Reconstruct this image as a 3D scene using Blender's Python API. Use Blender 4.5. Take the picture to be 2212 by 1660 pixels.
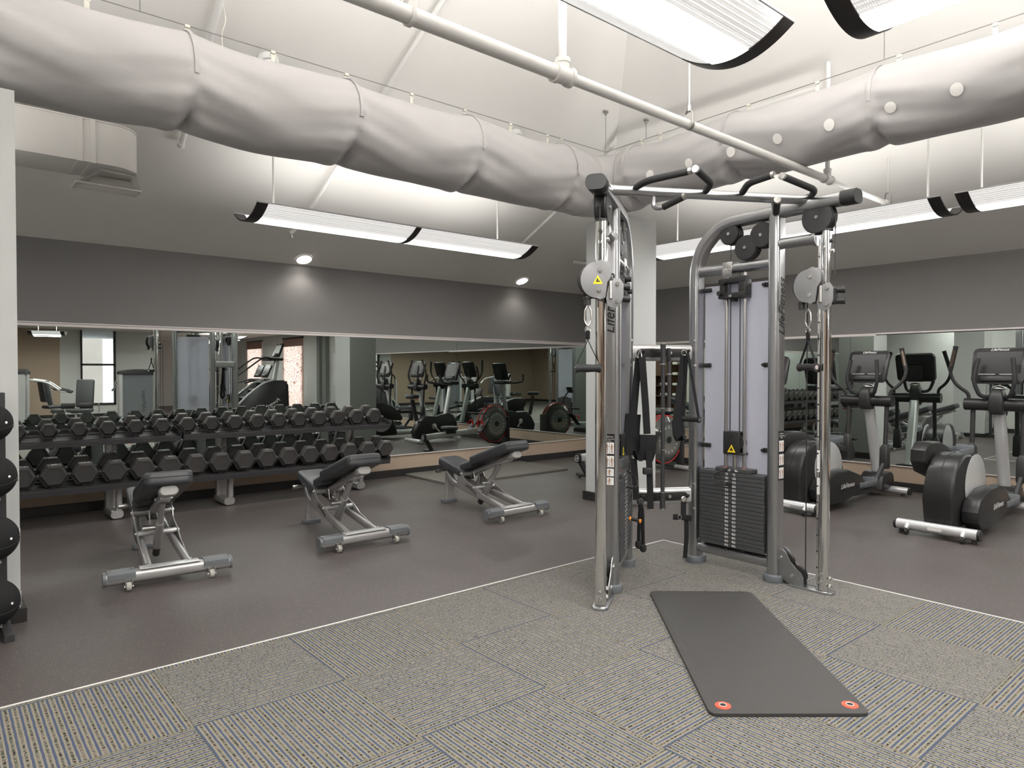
import bpy, bmesh, math, random
from mathutils import Vector, Matrix

# ------------------------------------------------------------------ scene start
for _o in list(bpy.data.objects):
    bpy.data.objects.remove(_o)
S = bpy.context.scene
COL = S.collection
PI = math.pi
R = math.radians

# ------------------------------------------------------------------ camera
cd = bpy.data.cameras.new('camera')
cam = bpy.data.objects.new('camera', cd)
COL.objects.link(cam)
cd.sensor_width = 36.0
cd.lens = 24.197
cd.clip_start = 0.05
cd.clip_end = 200
cam.location = (0, 0, 1.325)
cam.rotation_euler = (R(90 - 1.01), 0, R(49.817 - 90))
S.camera = cam

# ------------------------------------------------------------------ world / exposure
W = bpy.data.worlds.new('sky')
S.world = W
W.use_nodes = True
wn = W.node_tree.nodes
bg = wn['Background']
bg.inputs[0].default_value = (0.86, 0.93, 1.0, 1)
bg.inputs[1].default_value = 2.4
S.view_settings.view_transform = 'Standard'
S.view_settings.look = 'None'
S.view_settings.gamma = 1
S.view_settings.use_curve_mapping = False
S.view_settings.exposure = 0.47

LAMP_UP = 2.6        # watts of each 1.5 m lamp section, upwards
LAMP_DN = 15.0       # downwards

# ------------------------------------------------------------------ helpers
def setp(o, label=None, cat=None, group=None, kind=None):
    if label: o['label'] = label
    if cat: o['category'] = cat
    if group: o['group'] = group
    if kind: o['kind'] = kind
    return o

def thing(name, label, cat, loc=(0, 0, 0), rz=0.0, group=None):
    o = bpy.data.objects.new(name, None)
    o.empty_display_size = 0.1
    COL.objects.link(o)
    o.location = loc
    o.rotation_euler = (0, 0, rz)
    return setp(o, label, cat, group)

def rpath(pts, r, n=5):
    pts = [Vector(p) for p in pts]
    if r <= 0 or len(pts) < 3: return pts
    out = [pts[0]]
    for i in range(1, len(pts) - 1):
        a, b, c = pts[i-1], pts[i], pts[i+1]
        d1 = (a - b); d2 = (c - b)
        k = min(r, d1.length * .49, d2.length * .49)
        p0 = b + d1.normalized() * k; p2 = b + d2.normalized() * k
        for j in range(n + 1):
            t = j / n
            out.append(p0 * (1-t)**2 + b * 2*t*(1-t) + p2 * t*t)
    out.append(pts[-1])
    return out

def circ(r, n=12, r2=None):
    r2 = r if r2 is None else r2
    return [(r*math.cos(2*PI*i/n), r2*math.sin(2*PI*i/n)) for i in range(n)]

def rrect(w, h, r, n=3):
    pts = []
    for cx, cy, a0 in ((w/2-r, h/2-r, 0), (-w/2+r, h/2-r, 90), (-w/2+r, -h/2+r, 180), (w/2-r, -h/2+r, 270)):
        for j in range(n + 1):
            a = R(a0 + 90*j/n)
            pts.append((cx + r*math.cos(a), cy + r*math.sin(a)))
    return pts

class G:
    """collects shapes, then links them as one mesh object"""
    def __init__(s, M=None):
        s.bm = bmesh.new(); s.M = M; s.mi = 0
    def _f(s, vs):
        try:
            f = s.bm.faces.new(vs); f.material_index = s.mi
        except ValueError:
            pass
    def box(s, c, d, bev=0.0, rot=None, seg=2):
        hx, hy, hz = d[0]/2, d[1]/2, d[2]/2
        vs = [Vector((x*hx, y*hy, z*hz)) for x in (-1, 1) for y in (-1, 1) for z in (-1, 1)]
        if rot is not None: vs = [rot @ v for v in vs]
        b = [s.bm.verts.new(v + Vector(c)) for v in vs]
        fs = []
        for q in ((0,1,3,2), (4,6,7,5), (0,4,5,1), (2,3,7,6), (0,2,6,4), (1,5,7,3)):
            f = s.bm.faces.new([b[i] for i in q]); f.material_index = s.mi; fs.append(f)
        if bev > 0:
            es = list({e for f in fs for e in f.edges})
            bmesh.ops.bevel(s.bm, geom=es, offset=min(bev, min(d)*.49), segments=seg, profile=.5, affect='EDGES')
        return s
    def loft(s, rings, close=True, cap=True):
        vr = [[s.bm.verts.new(p) for p in ring] for ring in rings]
        n = len(vr[0])
        for a, b in zip(vr, vr[1:]):
            for i in range(n if close else n-1):
                j = (i+1) % n
                s._f([a[i], a[j], b[j], b[i]])
        if cap and close:
            s._f(list(reversed(vr[0]))); s._f(vr[-1])
        return s
    def sweep(s, pts, sec, side=None, cap=True, scale=None):
        pts = [Vector(p) for p in pts]
        n = len(pts); T = []
        for i in range(n):
            a = pts[max(i-1, 0)]; b = pts[min(i+1, n-1)]
            t = (b - a)
            if 0 < i < n-1:
                t = (pts[i]-pts[i-1]).normalized() + (pts[i+1]-pts[i]).normalized()
            T.append(t.normalized())
        rings = []
        if side is None:
            up = Vector((0, 0, 1)) if abs(T[0].z) < .9 else Vector((1, 0, 0))
            B = T[0].cross(up).normalized()
        for i in range(n):
            if side is not None:
                B = Vector(side); B = (B - T[i]*T[i].dot(B)).normalized()
            else:
                B = (B - T[i]*T[i].dot(B)).normalized()
            N = B.cross(T[i])
            k = 1 if scale is None else scale[i]
            rings.append([pts[i] + B*a*k + N*b*k for a, b in sec])
        return s.loft(rings, cap=cap)
    def tube(s, pts, r, seg=12, fil=0, cap=True, r2=None, side=None):
        return s.sweep(rpath(pts, fil), circ(r, seg, r2), side=side, cap=cap)
    def cyl(s, a, b, r, r2=None, seg=16, cap=True):
        a, b = Vector(a), Vector(b); t = (b-a).normalized()
        up = Vector((0, 0, 1)) if abs(t.z) < .9 else Vector((1, 0, 0))
        B = t.cross(up).normalized(); N = B.cross(t)
        r2 = r if r2 is None else r2
        return s.loft([[p + B*x*k + N*y*k for x, y in circ(1, seg)] for p, k in ((a, r), (b, r2))], cap=cap)
    def lathe(s, prof, o=(0,0,0), ax=(0,0,1), seg=20):
        o = Vector(o); t = Vector(ax).normalized()
        up = Vector((0, 0, 1)) if abs(t.z) < .9 else Vector((1, 0, 0))
        B = t.cross(up).normalized(); N = B.cross(t)
        return s.loft([[o + t*h + (B*x + N*y)*max(r, 1e-4) for x, y in circ(1, seg)] for r, h in prof])
    def prism(s, poly, f0, f1, bev=0.0):
        """poly 2D points, f0/f1 map (a,b)->3D for the two sides"""
        a = [s.bm.verts.new(f0(*p)) for p in poly]; b = [s.bm.verts.new(f1(*p)) for p in poly]
        n = len(poly); fs = []
        fa = s.bm.faces.new(list(reversed(a))); fb = s.bm.faces.new(b)
        fa.material_index = fb.material_index = s.mi
        sides = []
        for i in range(n):
            j = (i+1) % n
            f = s.bm.faces.new([a[i], a[j], b[j], b[i]]); f.material_index = s.mi; sides.append(f)
        if bev > 0:
            es = list({e for f in (fa, fb) for e in f.edges})
            bmesh.ops.bevel(s.bm, geom=es, offset=bev, segments=2, profile=.5, affect='EDGES')
        return s
    def pxz(s, poly, y0, y1, bev=0): return s.prism(poly, lambda a, b: (a, y0, b), lambda a, b: (a, y1, b), bev)
    def pyz(s, poly, x0, x1, bev=0): return s.prism(poly, lambda a, b: (x0, a, b), lambda a, b: (x1, a, b), bev)
    def pxy(s, poly, z0, z1, bev=0): return s.prism(poly, lambda a, b: (a, b, z0), lambda a, b: (a, b, z1), bev)
    def ball(s, c, r, sc=(1,1,1), u=20, v=12):
        c = Vector(c); rings = []
        for j in range(v + 1):
            a = -PI/2 + PI*j/v
            k = max(math.cos(a), 1e-3)
            rings.append([c + Vector((r*sc[0]*k*math.cos(2*PI*i/u), r*sc[1]*k*math.sin(2*PI*i/u), r*sc[2]*math.sin(a))) for i in range(u)])
        return s.loft(rings)
    def quad(s, *ps):
        s._f([s.bm.verts.new(p) for p in ps]); return s
    def build(s, name, mats, parent=None, smooth=35, label=None):
        bm = s.bm
        if s.M is not None: bm.transform(s.M)
        bmesh.ops.recalc_face_normals(bm, faces=bm.faces[:])
        me = bpy.data.meshes.new(name)
        bm.to_mesh(me); bm.free()
        for m in (mats if isinstance(mats, (list, tuple)) else [mats]): me.materials.append(m)
        if smooth:
            me.polygons.foreach_set('use_smooth', [True]*len(me.polygons))
            me.set_sharp_from_angle(angle=R(smooth))
        o = bpy.data.objects.new(name, me)
        COL.objects.link(o)
        if parent is not None: o.parent = parent
        if label: o['label'] = label
        return o

def dup(root, loc, rz=None, label=None, group=None):
    r = root.copy(); COL.objects.link(r); r.location = loc
    if rz is not None: r.rotation_euler = (0, 0, rz)
    if label: r['label'] = label
    if group: r['group'] = group
    for ch in list(root.children):
        c = ch.copy(); COL.objects.link(c); c.parent = r
        for g in list(ch.children):
            d = g.copy(); COL.objects.link(d); d.parent = c
    return r

_tc = {}
def lettering(body, size, M, mat, parent=None, name='lettering', shear=0.0, bold=0.0, align='CENTER', thick=0.0004, sx=1.0):
    """words as a thin raised mesh; M places its x axis along the reading direction"""
    key = (body, size, shear, bold, align, thick, sx)
    if key not in _tc:
        cu = bpy.data.curves.new('t', 'FONT'); cu.body = body; cu.size = size
        cu.shear = shear; cu.offset = bold; cu.extrude = thick; cu.align_x = align; cu.align_y = 'CENTER'
        cu.resolution_u = 3
        ob = bpy.data.objects.new('t', cu); COL.objects.link(ob)
        me = bpy.data.meshes.new_from_object(ob)
        bpy.data.objects.remove(ob); bpy.data.curves.remove(cu)
        _tc[key] = me
    me = _tc[key].copy()
    me.transform(M @ Matrix.Diagonal((sx, 1, 1, 1)))
    me.name = name
    me.materials.clear(); me.materials.append(mat)
    o = bpy.data.objects.new(name, me); COL.objects.link(o)
    if parent is not None: o.parent = parent
    return o

def basis(o, x, y):
    """matrix with origin o, x axis along x, y axis near y"""
    x = Vector(x).normalized(); z = x.cross(Vector(y)).normalized(); y = z.cross(x)
    M = Matrix.Identity(4)
    for i in range(3):
        M[i][0] = x[i]; M[i][1] = y[i]; M[i][2] = z[i]; M[i][3] = o[i]
    return M

# ------------------------------------------------------------------ materials
def mat(name, c, rough=.5, metal=0.0, noise=0.0, nscale=40, bump=0.0, bscale=200, emit=None, es=0, spec=None, coat=0, trans=0, ior=1.45):
    m = bpy.data.materials.new(name); m.use_nodes = True
    nt = m.node_tree; n = nt.nodes; L = nt.links; b = n['Principled BSDF']
    b.inputs['Base Color'].default_value = (*c, 1); b.inputs['Roughness'].default_value = rough
    b.inputs['Metallic'].default_value = metal
    b.inputs['IOR'].default_value = ior
    if spec is not None: b.inputs['Specular IOR Level'].default_value = spec
    if coat: b.inputs['Coat Weight'].default_value = coat
    if trans: b.inputs['Transmission Weight'].default_value = trans
    if emit: b.inputs['Emission Color'].default_value = (*emit, 1); b.inputs['Emission Strength'].default_value = es
    if noise or bump:
        tc = n.new('ShaderNodeTexCoord')
    if noise:
        t = n.new('ShaderNodeTexNoise'); t.inputs['Scale'].default_value = nscale; t.inputs['Detail'].default_value = 3
        L.new(tc.outputs['Object'], t.inputs['Vector'])
        mx = n.new('ShaderNodeMix'); mx.data_type = 'RGBA'
        mx.inputs[6].default_value = (*[v*(1-noise) for v in c], 1); mx.inputs[7].default_value = (*[min(1, v*(1+noise)) for v in c], 1)
        L.new(t.outputs['Fac'], mx.inputs[0]); L.new(mx.outputs[2], b.inputs['Base Color'])
    if bump:
        t = n.new('ShaderNodeTexNoise'); t.inputs['Scale'].default_value = bscale; t.inputs['Detail'].default_value = 2
        L.new(tc.outputs['Object'], t.inputs['Vector'])
        bp = n.new('ShaderNodeBump'); bp.inputs['Strength'].default_value = bump; bp.inputs['Distance'].default_value = .002
        L.new(t.outputs['Fac'], bp.inputs['Height']); L.new(bp.outputs['Normal'], b.inputs['Normal'])
    return m

m_frame = mat('platinum_paint', (.43, .435, .445), .29, .95, .1, 600)
m_frame2 = mat('bench_paint', (.42, .415, .41), .33, .6, .1, 600)
m_plateg = mat('pulley_plate_grey', (.23, .23, .235), .5, .25, .06, 600)
m_cap = mat('cap_grey', (.33, .325, .315), .4)
m_grip = mat('foam_grip', (.018, .018, .019), .65, 0, 0, 0, .3, 300)
m_chrome = mat('chrome', (.78, .78, .77), .09, 1.0)
m_steel = mat('steel', (.6, .59, .57), .28, 1.0)
m_alu = mat('silver_paint', (.60, .605, .61), .3, .5)
m_satin = mat('satin_black_housing', (.02, .0195, .02), .34, 0, .1, 200, spec=.4)
m_plastic = mat('black_plastic', (.022, .022, .022), .45)
m_dark = mat('dark_paint', (.035, .034, .036), .5)
m_plate = mat('stack_plate', (.062, .063, .066), .5, .1, .12, 200)
m_vinyl = mat('dark_vinyl', (.045, .047, .052), .38, 0, .1, 60, .15, 500)
m_hex = mat('hex_rubber', (.036, .034, .033), .42, 0, .12, 120)
m_hexlow = mat('hex_rubber_lower', (.047, .044, .043), .5, 0, .12, 120)  # slightly lighter rubber for the lower tier
m_cup = mat('saddle_plastic', (.02, .019, .019), .5)
m_white = mat('white_print', (.8, .8, .78), .5)
m_worn = mat('worn_print', (.42, .41, .4), .5)
m_logo = mat('dark_print', (.012, .012, .013), .5)
m_yellow = mat('warning_yellow', (.85, .62, .02), .5)
m_orange = mat('orange_collar', (.8, .28, .03), .5)
m_red = mat('red_paint', (.55, .025, .02), .35)
m_redring = mat('mat_eyelet_red', (.85, .1, .055), .5)
m_pipe = mat('pipe_white', (.74, .73, .71), .4)
m_rod = mat('rod_white', (.7, .69, .66), .45)
m_wire = mat('wire', (.25, .24, .23), .5, .5)
m_clip = mat('clip_beige', (.66, .65, .58), .6)
m_fabric = mat('duct_fabric', (.50, .488, .49), .85, 0, .03, 6, .25, 350)
m_hole = mat('air_hole_light', (.9, .88, .86), .8)  # light showing through the duct holes, painted as a pale colour
m_ceil = mat('ceiling_paint', (.74, .72, .69), .8, 0, .012, 3, .05, 90)
m_dkwall = mat('dark_grey_paint', (.178, .171, .166), .75, 0, .03, 8, .05, 120)
m_tan = mat('tan_paint', (.40, .31, .235), .7, 0, .04, 8, .05, 120)
m_base = mat('baseboard_black', (.022, .02, .019), .5)
m_grey = mat('pale_grey_paint', (.58, .59, .565), .7, 0, .02, 8, .05, 120)
m_green = mat('green_grey_paint', (.20, .21, .19), .75, 0, .03, 8)
m_column = mat('column_paint', (.47, .48, .47), .65, 0, .015, 6, .05, 120)
m_trim = mat('trim_pale', (.62, .57, .55), .45)
m_bronze = mat('bronze_frame', (.035, .028, .024), .45, .3)
m_blackcap = mat('fixture_cap', (.028, .025, .024), .4)
m_ductw = mat('painted_sheet_metal', (.66, .64, .61), .5, 0, .02, 5)
m_web = mat('nylon_webbing', (.016, .016, .017), .75, 0, .1, 100, .5, 900, spec=.2)
m_shroud = mat('shroud_grey', (.13, .14, .15), .4)
m_paper = mat('label_black', (.015, .015, .016), .4)
m_card = mat('label_white', (.75, .75, .74), .5)
m_skin = mat('label_figure', (.35, .2, .13), .6)
m_concrete = mat('concrete', (.50, .42, .37), .9, 0, .1, 4, .2, 60)
m_canopy = mat('canopy_paint', (.9, .91, .92), .7)
m_wood = mat('cabinet_wood', (.1, .055, .035), .5)
m_towel = mat('towel_white', (.75, .74, .7), .9, 0, 0, 0, .4, 300)
m_platform = mat('platform_rubber', (.145, .14, .125), .7, 0, .05, 200)
m_water = mat('tank_clear', (.75, .76, .72), .08, 0, trans=.75, ior=1.3)
m_screen = mat('screen_glass', (.022, .02, .021), .3, spec=.3)
m_screenlit = mat('screen_pale', (.45, .47, .46), .3)

m_mirror = bpy.data.materials.new('mirror_glass'); m_mirror.use_nodes = True
_b = m_mirror.node_tree.nodes['Principled BSDF']
_b.inputs['Base Color'].default_value = (.66, .71, .68, 1); _b.inputs['Metallic'].default_value = 1; _b.inputs['Roughness'].default_value = 0.0

def glow(name, c, s):
    m = bpy.data.materials.new(name); m.use_nodes = True
    n = m.node_tree.nodes; b = n['Principled BSDF']
    b.inputs['Base Color'].default_value = (.9, .9, .9, 1)
    b.inputs['Emission Color'].default_value = (*c, 1); b.inputs['Emission Strength'].default_value = s
    return m
m_lens = glow('lamp_lens', (1, .985, .95), 3.2)
m_basket = glow('lamp_basket', (1, .985, .96), .62)
m_down = glow('downlight_lens', (1, .95, .86), 9)

# perforated basket: the lit perforated metal of the lamp reads as fine dots
def perforated():
    m = m_basket; nt = m.node_tree; n = nt.nodes; L = nt.links; b = n['Principled BSDF']
    tc = n.new('ShaderNodeTexCoord'); v = n.new('ShaderNodeTexVoronoi'); v.inputs['Scale'].default_value = 95; v.inputs['Randomness'].default_value = 0
    L.new(tc.outputs['Object'], v.inputs['Vector'])
    rp = n.new('ShaderNodeMapRange'); rp.inputs[1].default_value = .25; rp.inputs[2].default_value = .5
    rp.inputs[3].default_value = .78; rp.inputs[4].default_value = .3
    L.new(v.outputs['Distance'], rp.inputs[0]); L.new(rp.outputs[0], b.inputs['Emission Strength'])
perforated()

# frosted panel: diffuse and translucent together
def frosted(name, c, t=.5, gloss=.08):
    m = bpy.data.materials.new(name); m.use_nodes = True; nt = m.node_tree; n = nt.nodes; L = nt.links
    n.remove(n['Principled BSDF']); out = n['Material Output']
    d = n.new('ShaderNodeBsdfDiffuse'); tr = n.new('ShaderNodeBsdfTranslucent'); g = n.new('ShaderNodeBsdfGlossy')
    for x in (d, tr): x.inputs[0].default_value = (*c, 1)
    g.inputs['Roughness'].default_value = .25
    a = n.new('ShaderNodeMixShader'); a.inputs[0].default_value = t; L.new(d.outputs[0], a.inputs[1]); L.new(tr.outputs[0], a.inputs[2])
    e = n.new('ShaderNodeMixShader'); e.inputs[0].default_value = gloss; L.new(a.outputs[0], e.inputs[1]); L.new(g.outputs[0], e.inputs[2])
    L.new(e.outputs[0], out.inputs[0])
    return m, d, tr
m_frost, _, _ = frosted('frosted_panel', (.66, .67, .74), .5)

def blind_material():
    m, d, tr = frosted('patterned_blind', (.8, .6, .55), .9, .0)
    nt = m.node_tree; n = nt.nodes; L = nt.links
    tc = n.new('ShaderNodeTexCoord'); v = n.new('ShaderNodeTexVoronoi'); v.feature = 'DISTANCE_TO_EDGE'; v.inputs['Scale'].default_value = 9
    w = n.new('ShaderNodeTexNoise'); w.inputs['Scale'].default_value = 3
    add = n.new('ShaderNodeVectorMath'); add.operation = 'MULTIPLY_ADD'; add.inputs[1].default_value = (.3, .3, .3)
    L.new(tc.outputs['Object'], w.inputs['Vector']); L.new(w.outputs['Color'], add.inputs[0]); L.new(tc.outputs['Object'], add.inputs[2])
    L.new(add.outputs[0], v.inputs['Vector'])
    cr = n.new('ShaderNodeValToRGB'); cr.color_ramp.elements[0].position = .012; cr.color_ramp.elements[0].color = (.3, .14, .11, 1)
    cr.color_ramp.elements[1].position = .04; cr.color_ramp.elements[1].color = (.95, .80, .74, 1)
    L.new(v.outputs['Distance'], cr.inputs[0]); L.new(cr.outputs[0], d.inputs[0]); L.new(cr.outputs[0], tr.inputs[0])
    return m
m_blind = blind_material()
m_canopyt, _, _ = frosted('canopy_sheet', (.9, .91, .92), .7, .0)

def rubber_floor():
    m = bpy.data.materials.new('speckled_rubber'); m.use_nodes = True; nt = m.node_tree; n = nt.nodes; L = nt.links; b = n['Principled BSDF']
    tc = n.new('ShaderNodeTexCoord')
    big = n.new('ShaderNodeTexNoise'); big.inputs['Scale'].default_value = 1.3; big.inputs['Detail'].default_value = 4
    mid = n.new('ShaderNodeTexNoise'); mid.inputs['Scale'].default_value = 220; mid.inputs['Detail'].default_value = 2
    L.new(tc.outputs['Object'], big.inputs['Vector']); L.new(tc.outputs['Object'], mid.inputs['Vector'])
    c1 = n.new('ShaderNodeMix'); c1.data_type = 'RGBA'; c1.inputs[6].default_value = (.060, .050, .048, 1); c1.inputs[7].default_value = (.086, .074, .071, 1)
    L.new(big.outputs['Fac'], c1.inputs[0])
    c2 = n.new('ShaderNodeMix'); c2.data_type = 'RGBA'; c2.blend_type = 'MULTIPLY'; c2.inputs[0].default_value = .5
    L.new(c1.outputs[2], c2.inputs[6])
    rm = n.new('ShaderNodeMapRange'); rm.inputs[3].default_value = .55; rm.inputs[4].default_value = 1.45; L.new(mid.outputs['Fac'], rm.inputs[0]); L.new(rm.outputs[0], c2.inputs[7])
    v = n.new('ShaderNodeTexVoronoi'); v.inputs['Scale'].default_value = 125; L.new(tc.outputs['Object'], v.inputs['Vector'])
    lt = n.new('ShaderNodeMath'); lt.operation = 'LESS_THAN'; lt.inputs[1].default_value = .19; L.new(v.outputs['Distance'], lt.inputs[0])
    sep = n.new('ShaderNodeSeparateColor'); L.new(v.outputs['Color'], sep.inputs[0])
    g2 = n.new('ShaderNodeMath'); g2.operation = 'GREATER_THAN'; g2.inputs[1].default_value = .5; L.new(sep.outputs[0], g2.inputs[0])
    mu = n.new('ShaderNodeMath'); mu.operation = 'MULTIPLY'; L.new(lt.outputs[0], mu.inputs[0]); L.new(g2.outputs[0], mu.inputs[1])
    c3 = n.new('ShaderNodeMix'); c3.data_type = 'RGBA'; c3.inputs[7].default_value = (.36, .31, .25, 1)
    L.new(mu.outputs[0], c3.inputs[0]); L.new(c2.outputs[2], c3.inputs[6]); L.new(c3.outputs[2], b.inputs['Base Color'])
    rr = n.new('ShaderNodeMapRange'); rr.inputs[3].default_value = .38; rr.inputs[4].default_value = .6; L.new(big.outputs['Fac'], rr.inputs[0]); L.new(rr.outputs[0], b.inputs['Roughness'])
    bp = n.new('ShaderNodeBump'); bp.inputs['Strength'].default_value = .25; bp.inputs['Distance'].default_value = .001
    L.new(mid.outputs['Fac'], bp.inputs['Height']); L.new(bp.outputs['Normal'], b.inputs['Normal'])
    return m
m_rubber = rubber_floor()

TX0, TY0, TT = .7336, 3.3105, .6087
def carpet():
    m = bpy.data.materials.new('striped_carpet_tiles'); m.use_nodes = True; nt = m.node_tree; n = nt.nodes; L = nt.links; b = n['Principled BSDF']
    b.inputs['Roughness'].default_value = .95; b.inputs['Specular IOR Level'].default_value = .15
    def M(op, a=None, c=None, **k):
        x = n.new('ShaderNodeMath'); x.operation = op
        for i, v in enumerate((a, c)):
            if v is None: continue
            if isinstance(v, (int, float)): x.inputs[i].default_value = v
            else: L.new(v, x.inputs[i])
        return x.outputs[0]
    def mixc(f, a, c):
        x = n.new('ShaderNodeMix'); x.data_type = 'RGBA'
        for i, v in ((0, f), (6, a), (7, c)):
            if isinstance(v, tuple): x.inputs[i].default_value = (*v, 1)
            elif isinstance(v, (int, float)): x.inputs[i].default_value = v
            else: L.new(v, x.inputs[i])
        return x.outputs[2]
    tc = n.new('ShaderNodeTexCoord'); sp = n.new('ShaderNodeSeparateXYZ'); L.new(tc.outputs['Object'], sp.inputs[0])
    X = M('DIVIDE', M('SUBTRACT', sp.outputs[0], TX0), TT); Y = M('DIVIDE', M('SUBTRACT', sp.outputs[1], TY0), TT)
    ix = M('FLOOR', X); iy = M('FLOOR', Y)
    par = M('FLOORED_MODULO', M('ADD', ix, iy), 2.0)
    # even: stripes run along y, so vary with x
    s = n.new('ShaderNodeMix'); s.data_type = 'FLOAT'; L.new(par, s.inputs[0]); L.new(X, s.inputs[2]); L.new(Y, s.inputs[3]); sv = s.outputs[0]
    t = n.new('ShaderNodeMix'); t.data_type = 'FLOAT'; L.new(par, t.inputs[0]); L.new(Y, t.inputs[2]); L.new(X, t.inputs[3]); tv = t.outputs[0]
    # wobble so the yarn is not a ruler line
    wv = n.new('ShaderNodeCombineXYZ'); L.new(M('MULTIPLY', sv, 60.0), wv.inputs[0]); L.new(M('MULTIPLY', tv, 12.0), wv.inputs[1]); L.new(par, wv.inputs[2])
    wn_ = n.new('ShaderNodeTexNoise'); wn_.inputs['Scale'].default_value = 1; wn_.inputs['Detail'].default_value = 2; L.new(wv.outputs[0], wn_.inputs['Vector'])
    ss = M('ADD', M('MULTIPLY', sv, 20.0), M('MULTIPLY', M('SUBTRACT', wn_.outputs['Fac'], .5), .16))
    k = M('FLOOR', ss); fr = M('FRACT', ss)
    # fine yarn noise, elongated along the stripe
    yv = n.new('ShaderNodeCombineXYZ'); L.new(M('MULTIPLY', sv, 170.0), yv.inputs[0]); L.new(M('MULTIPLY', tv, 60.0), yv.inputs[1]); L.new(par, yv.inputs[2])
    yn = n.new('ShaderNodeTexNoise'); yn.inputs['Scale'].default_value = 1; yn.inputs['Detail'].default_value = 3; yn.inputs['Roughness'].default_value = .65; L.new(yv.outputs[0], yn.inputs['Vector'])
    pv = n.new('ShaderNodeTexNoise'); pv.inputs['Scale'].default_value = 14; pv.inputs['Detail'].default_value = 3; L.new(tc.outputs['Object'], pv.inputs['Vector'])
    f = yn.outputs['Fac']
    blue = mixc(f, (.03, .045, .085), (.10, .12, .175))
    tan = mixc(f, (.10, .092, .073), (.345, .318, .258))
    olive = mixc(f, (.06, .063, .045), (.215, .208, .16))
    pink = mixc(f, (.095, .078, .064), (.265, .23, .19))
    # order within one repeat: blue | tan | speckled | tan
    inblue = M('LESS_THAN', fr, .27)
    inmid = M('MULTIPLY', M('GREATER_THAN', fr, .50), M('LESS_THAN', fr, .78))
    base = mixc(M('GREATER_THAN', pv.outputs['Fac'], .52), olive, pink)
    c = mixc(inmid, tan, base)
    # black dashes in the middle yarn
    dv = n.new('ShaderNodeCombineXYZ'); L.new(M('MULTIPLY', sv, 40.0), dv.inputs[0]); L.new(M('MULTIPLY', tv, 75.0), dv.inputs[1]); L.new(M('ADD', k, par), dv.inputs[2])
    dn = n.new('ShaderNodeTexNoise'); dn.inputs['Scale'].default_value = 1; dn.inputs['Detail'].default_value = 1; L.new(dv.outputs[0], dn.inputs['Vector'])
    dash = M('MULTIPLY', inmid, M('GREATER_THAN', dn.outputs['Fac'], .56))
    c = mixc(dash, c, (.02, .018, .017))
    # blue yarn fades in and out in patches
    keep = M('MULTIPLY', inblue, M('GREATER_THAN', f, .0))
    c = mixc(keep, c, blue)
    # seam between tiles
    ex = M('MINIMUM', M('FRACT', X), M('SUBTRACT', 1.0, M('FRACT', X))); ey = M('MINIMUM', M('FRACT', Y), M('SUBTRACT', 1.0, M('FRACT', Y)))
    seam = M('LESS_THAN', M('MINIMUM', ex, ey), .003)
    c = mixc(M('MULTIPLY', seam, .6), c, (.05, .05, .045))
    L.new(c, b.inputs['Base Color'])
    bp = n.new('ShaderNodeBump'); bp.inputs['Strength'].default_value = .6; bp.inputs['Distance'].default_value = .003
    hh = M('ADD', M('MULTIPLY', M('ABSOLUTE', M('SUBTRACT', M('FRACT', M('MULTIPLY', ss, 4.0)), .5)), -.8), f)
    L.new(hh, bp.inputs['Height']); L.new(bp.outputs['Normal'], b.inputs['Normal'])
    return m
m_carpet = carpet()

def mat_foam():
    m = mat('exercise_mat_foam', (.052, .050, .049), .62)
    nt = m.node_tree; n = nt.nodes; L = nt.links; b = n['Principled BSDF']
    tc = n.new('ShaderNodeTexCoord'); w = n.new('ShaderNodeTexWave'); w.wave_type = 'BANDS'; w.bands_direction = 'DIAGONAL'
    w.inputs['Scale'].default_value = 38; w.inputs['Distortion'].default_value = 1.2
    L.new(tc.outputs['Object'], w.inputs['Vector'])
    bp = n.new('ShaderNodeBump'); bp.inputs['Strength'].default_value = .35; bp.inputs['Distance'].default_value = .001
    L.new(w.outputs['Fac'], bp.inputs['Height']); L.new(bp.outputs['Normal'], b.inputs['Normal'])
    return m
m_foam = mat_foam()
# ================================================================== the setting
SL = .48
ZE = 2.55
def zl(y): return ZE + SL*(7.6 - y)
def zr(x): return ZE + SL*(8.3 - x)

def struct(name, g, m, smooth=0, parent=None):
    o = g.build(name, m, parent, smooth)
    if parent is None: o['kind'] = 'structure'
    return o

# floors: rubber everywhere, carpet on top of it
struct('floor', G().box((2.0, -3.2, -.05), (15, 22.4, .1)), m_rubber)
g = G().box(((4.373-5.0)/2, (3.339-8.6)/2, .002), (4.373+5.0, 3.339+8.6, .004))
struct('floor_carpet', g, m_carpet)
g = G(); g.box(((4.378-5.0)/2, 3.342, .003), (4.384+5.0, .007, .008)); g.box((4.376, (3.339-8.6)/2, .003), (.007, 3.339+8.6, .008))
struct('trim_1', g, m_card)

# left wall (y = 7.6) and right wall (x = 8.3): dark band, mirror zone, tan skirting
def band_wall(name, a, b, axis, top):
    g = G()
    for mi, z0, z1 in ((1, 0, .27), (0, .27, top)):
        g.mi = mi
        if axis == 'x': g.box(((a+b)/2, 7.65, (z0+z1)/2), (b-a, .1, z1-z0))
        else: g.box((8.35, (a+b)/2, (z0+z1)/2), (.1, b-a, z1-z0))
    return struct(name, g, [m_dkwall, m_tan])
band_wall('wall_left', -1.3, 8.4, 'x', 2.55)
band_wall('wall_right', -1.64, 7.6, 'y', 2.55)
# baseboards
struct('baseboard_left', G().box((3.5, 7.588, .045), (9.6, .024, .09), .004), m_base)
struct('baseboard_right', G().box((8.288, 3.0, .045), (.024, 9.2, .09), .004), m_base)
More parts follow.
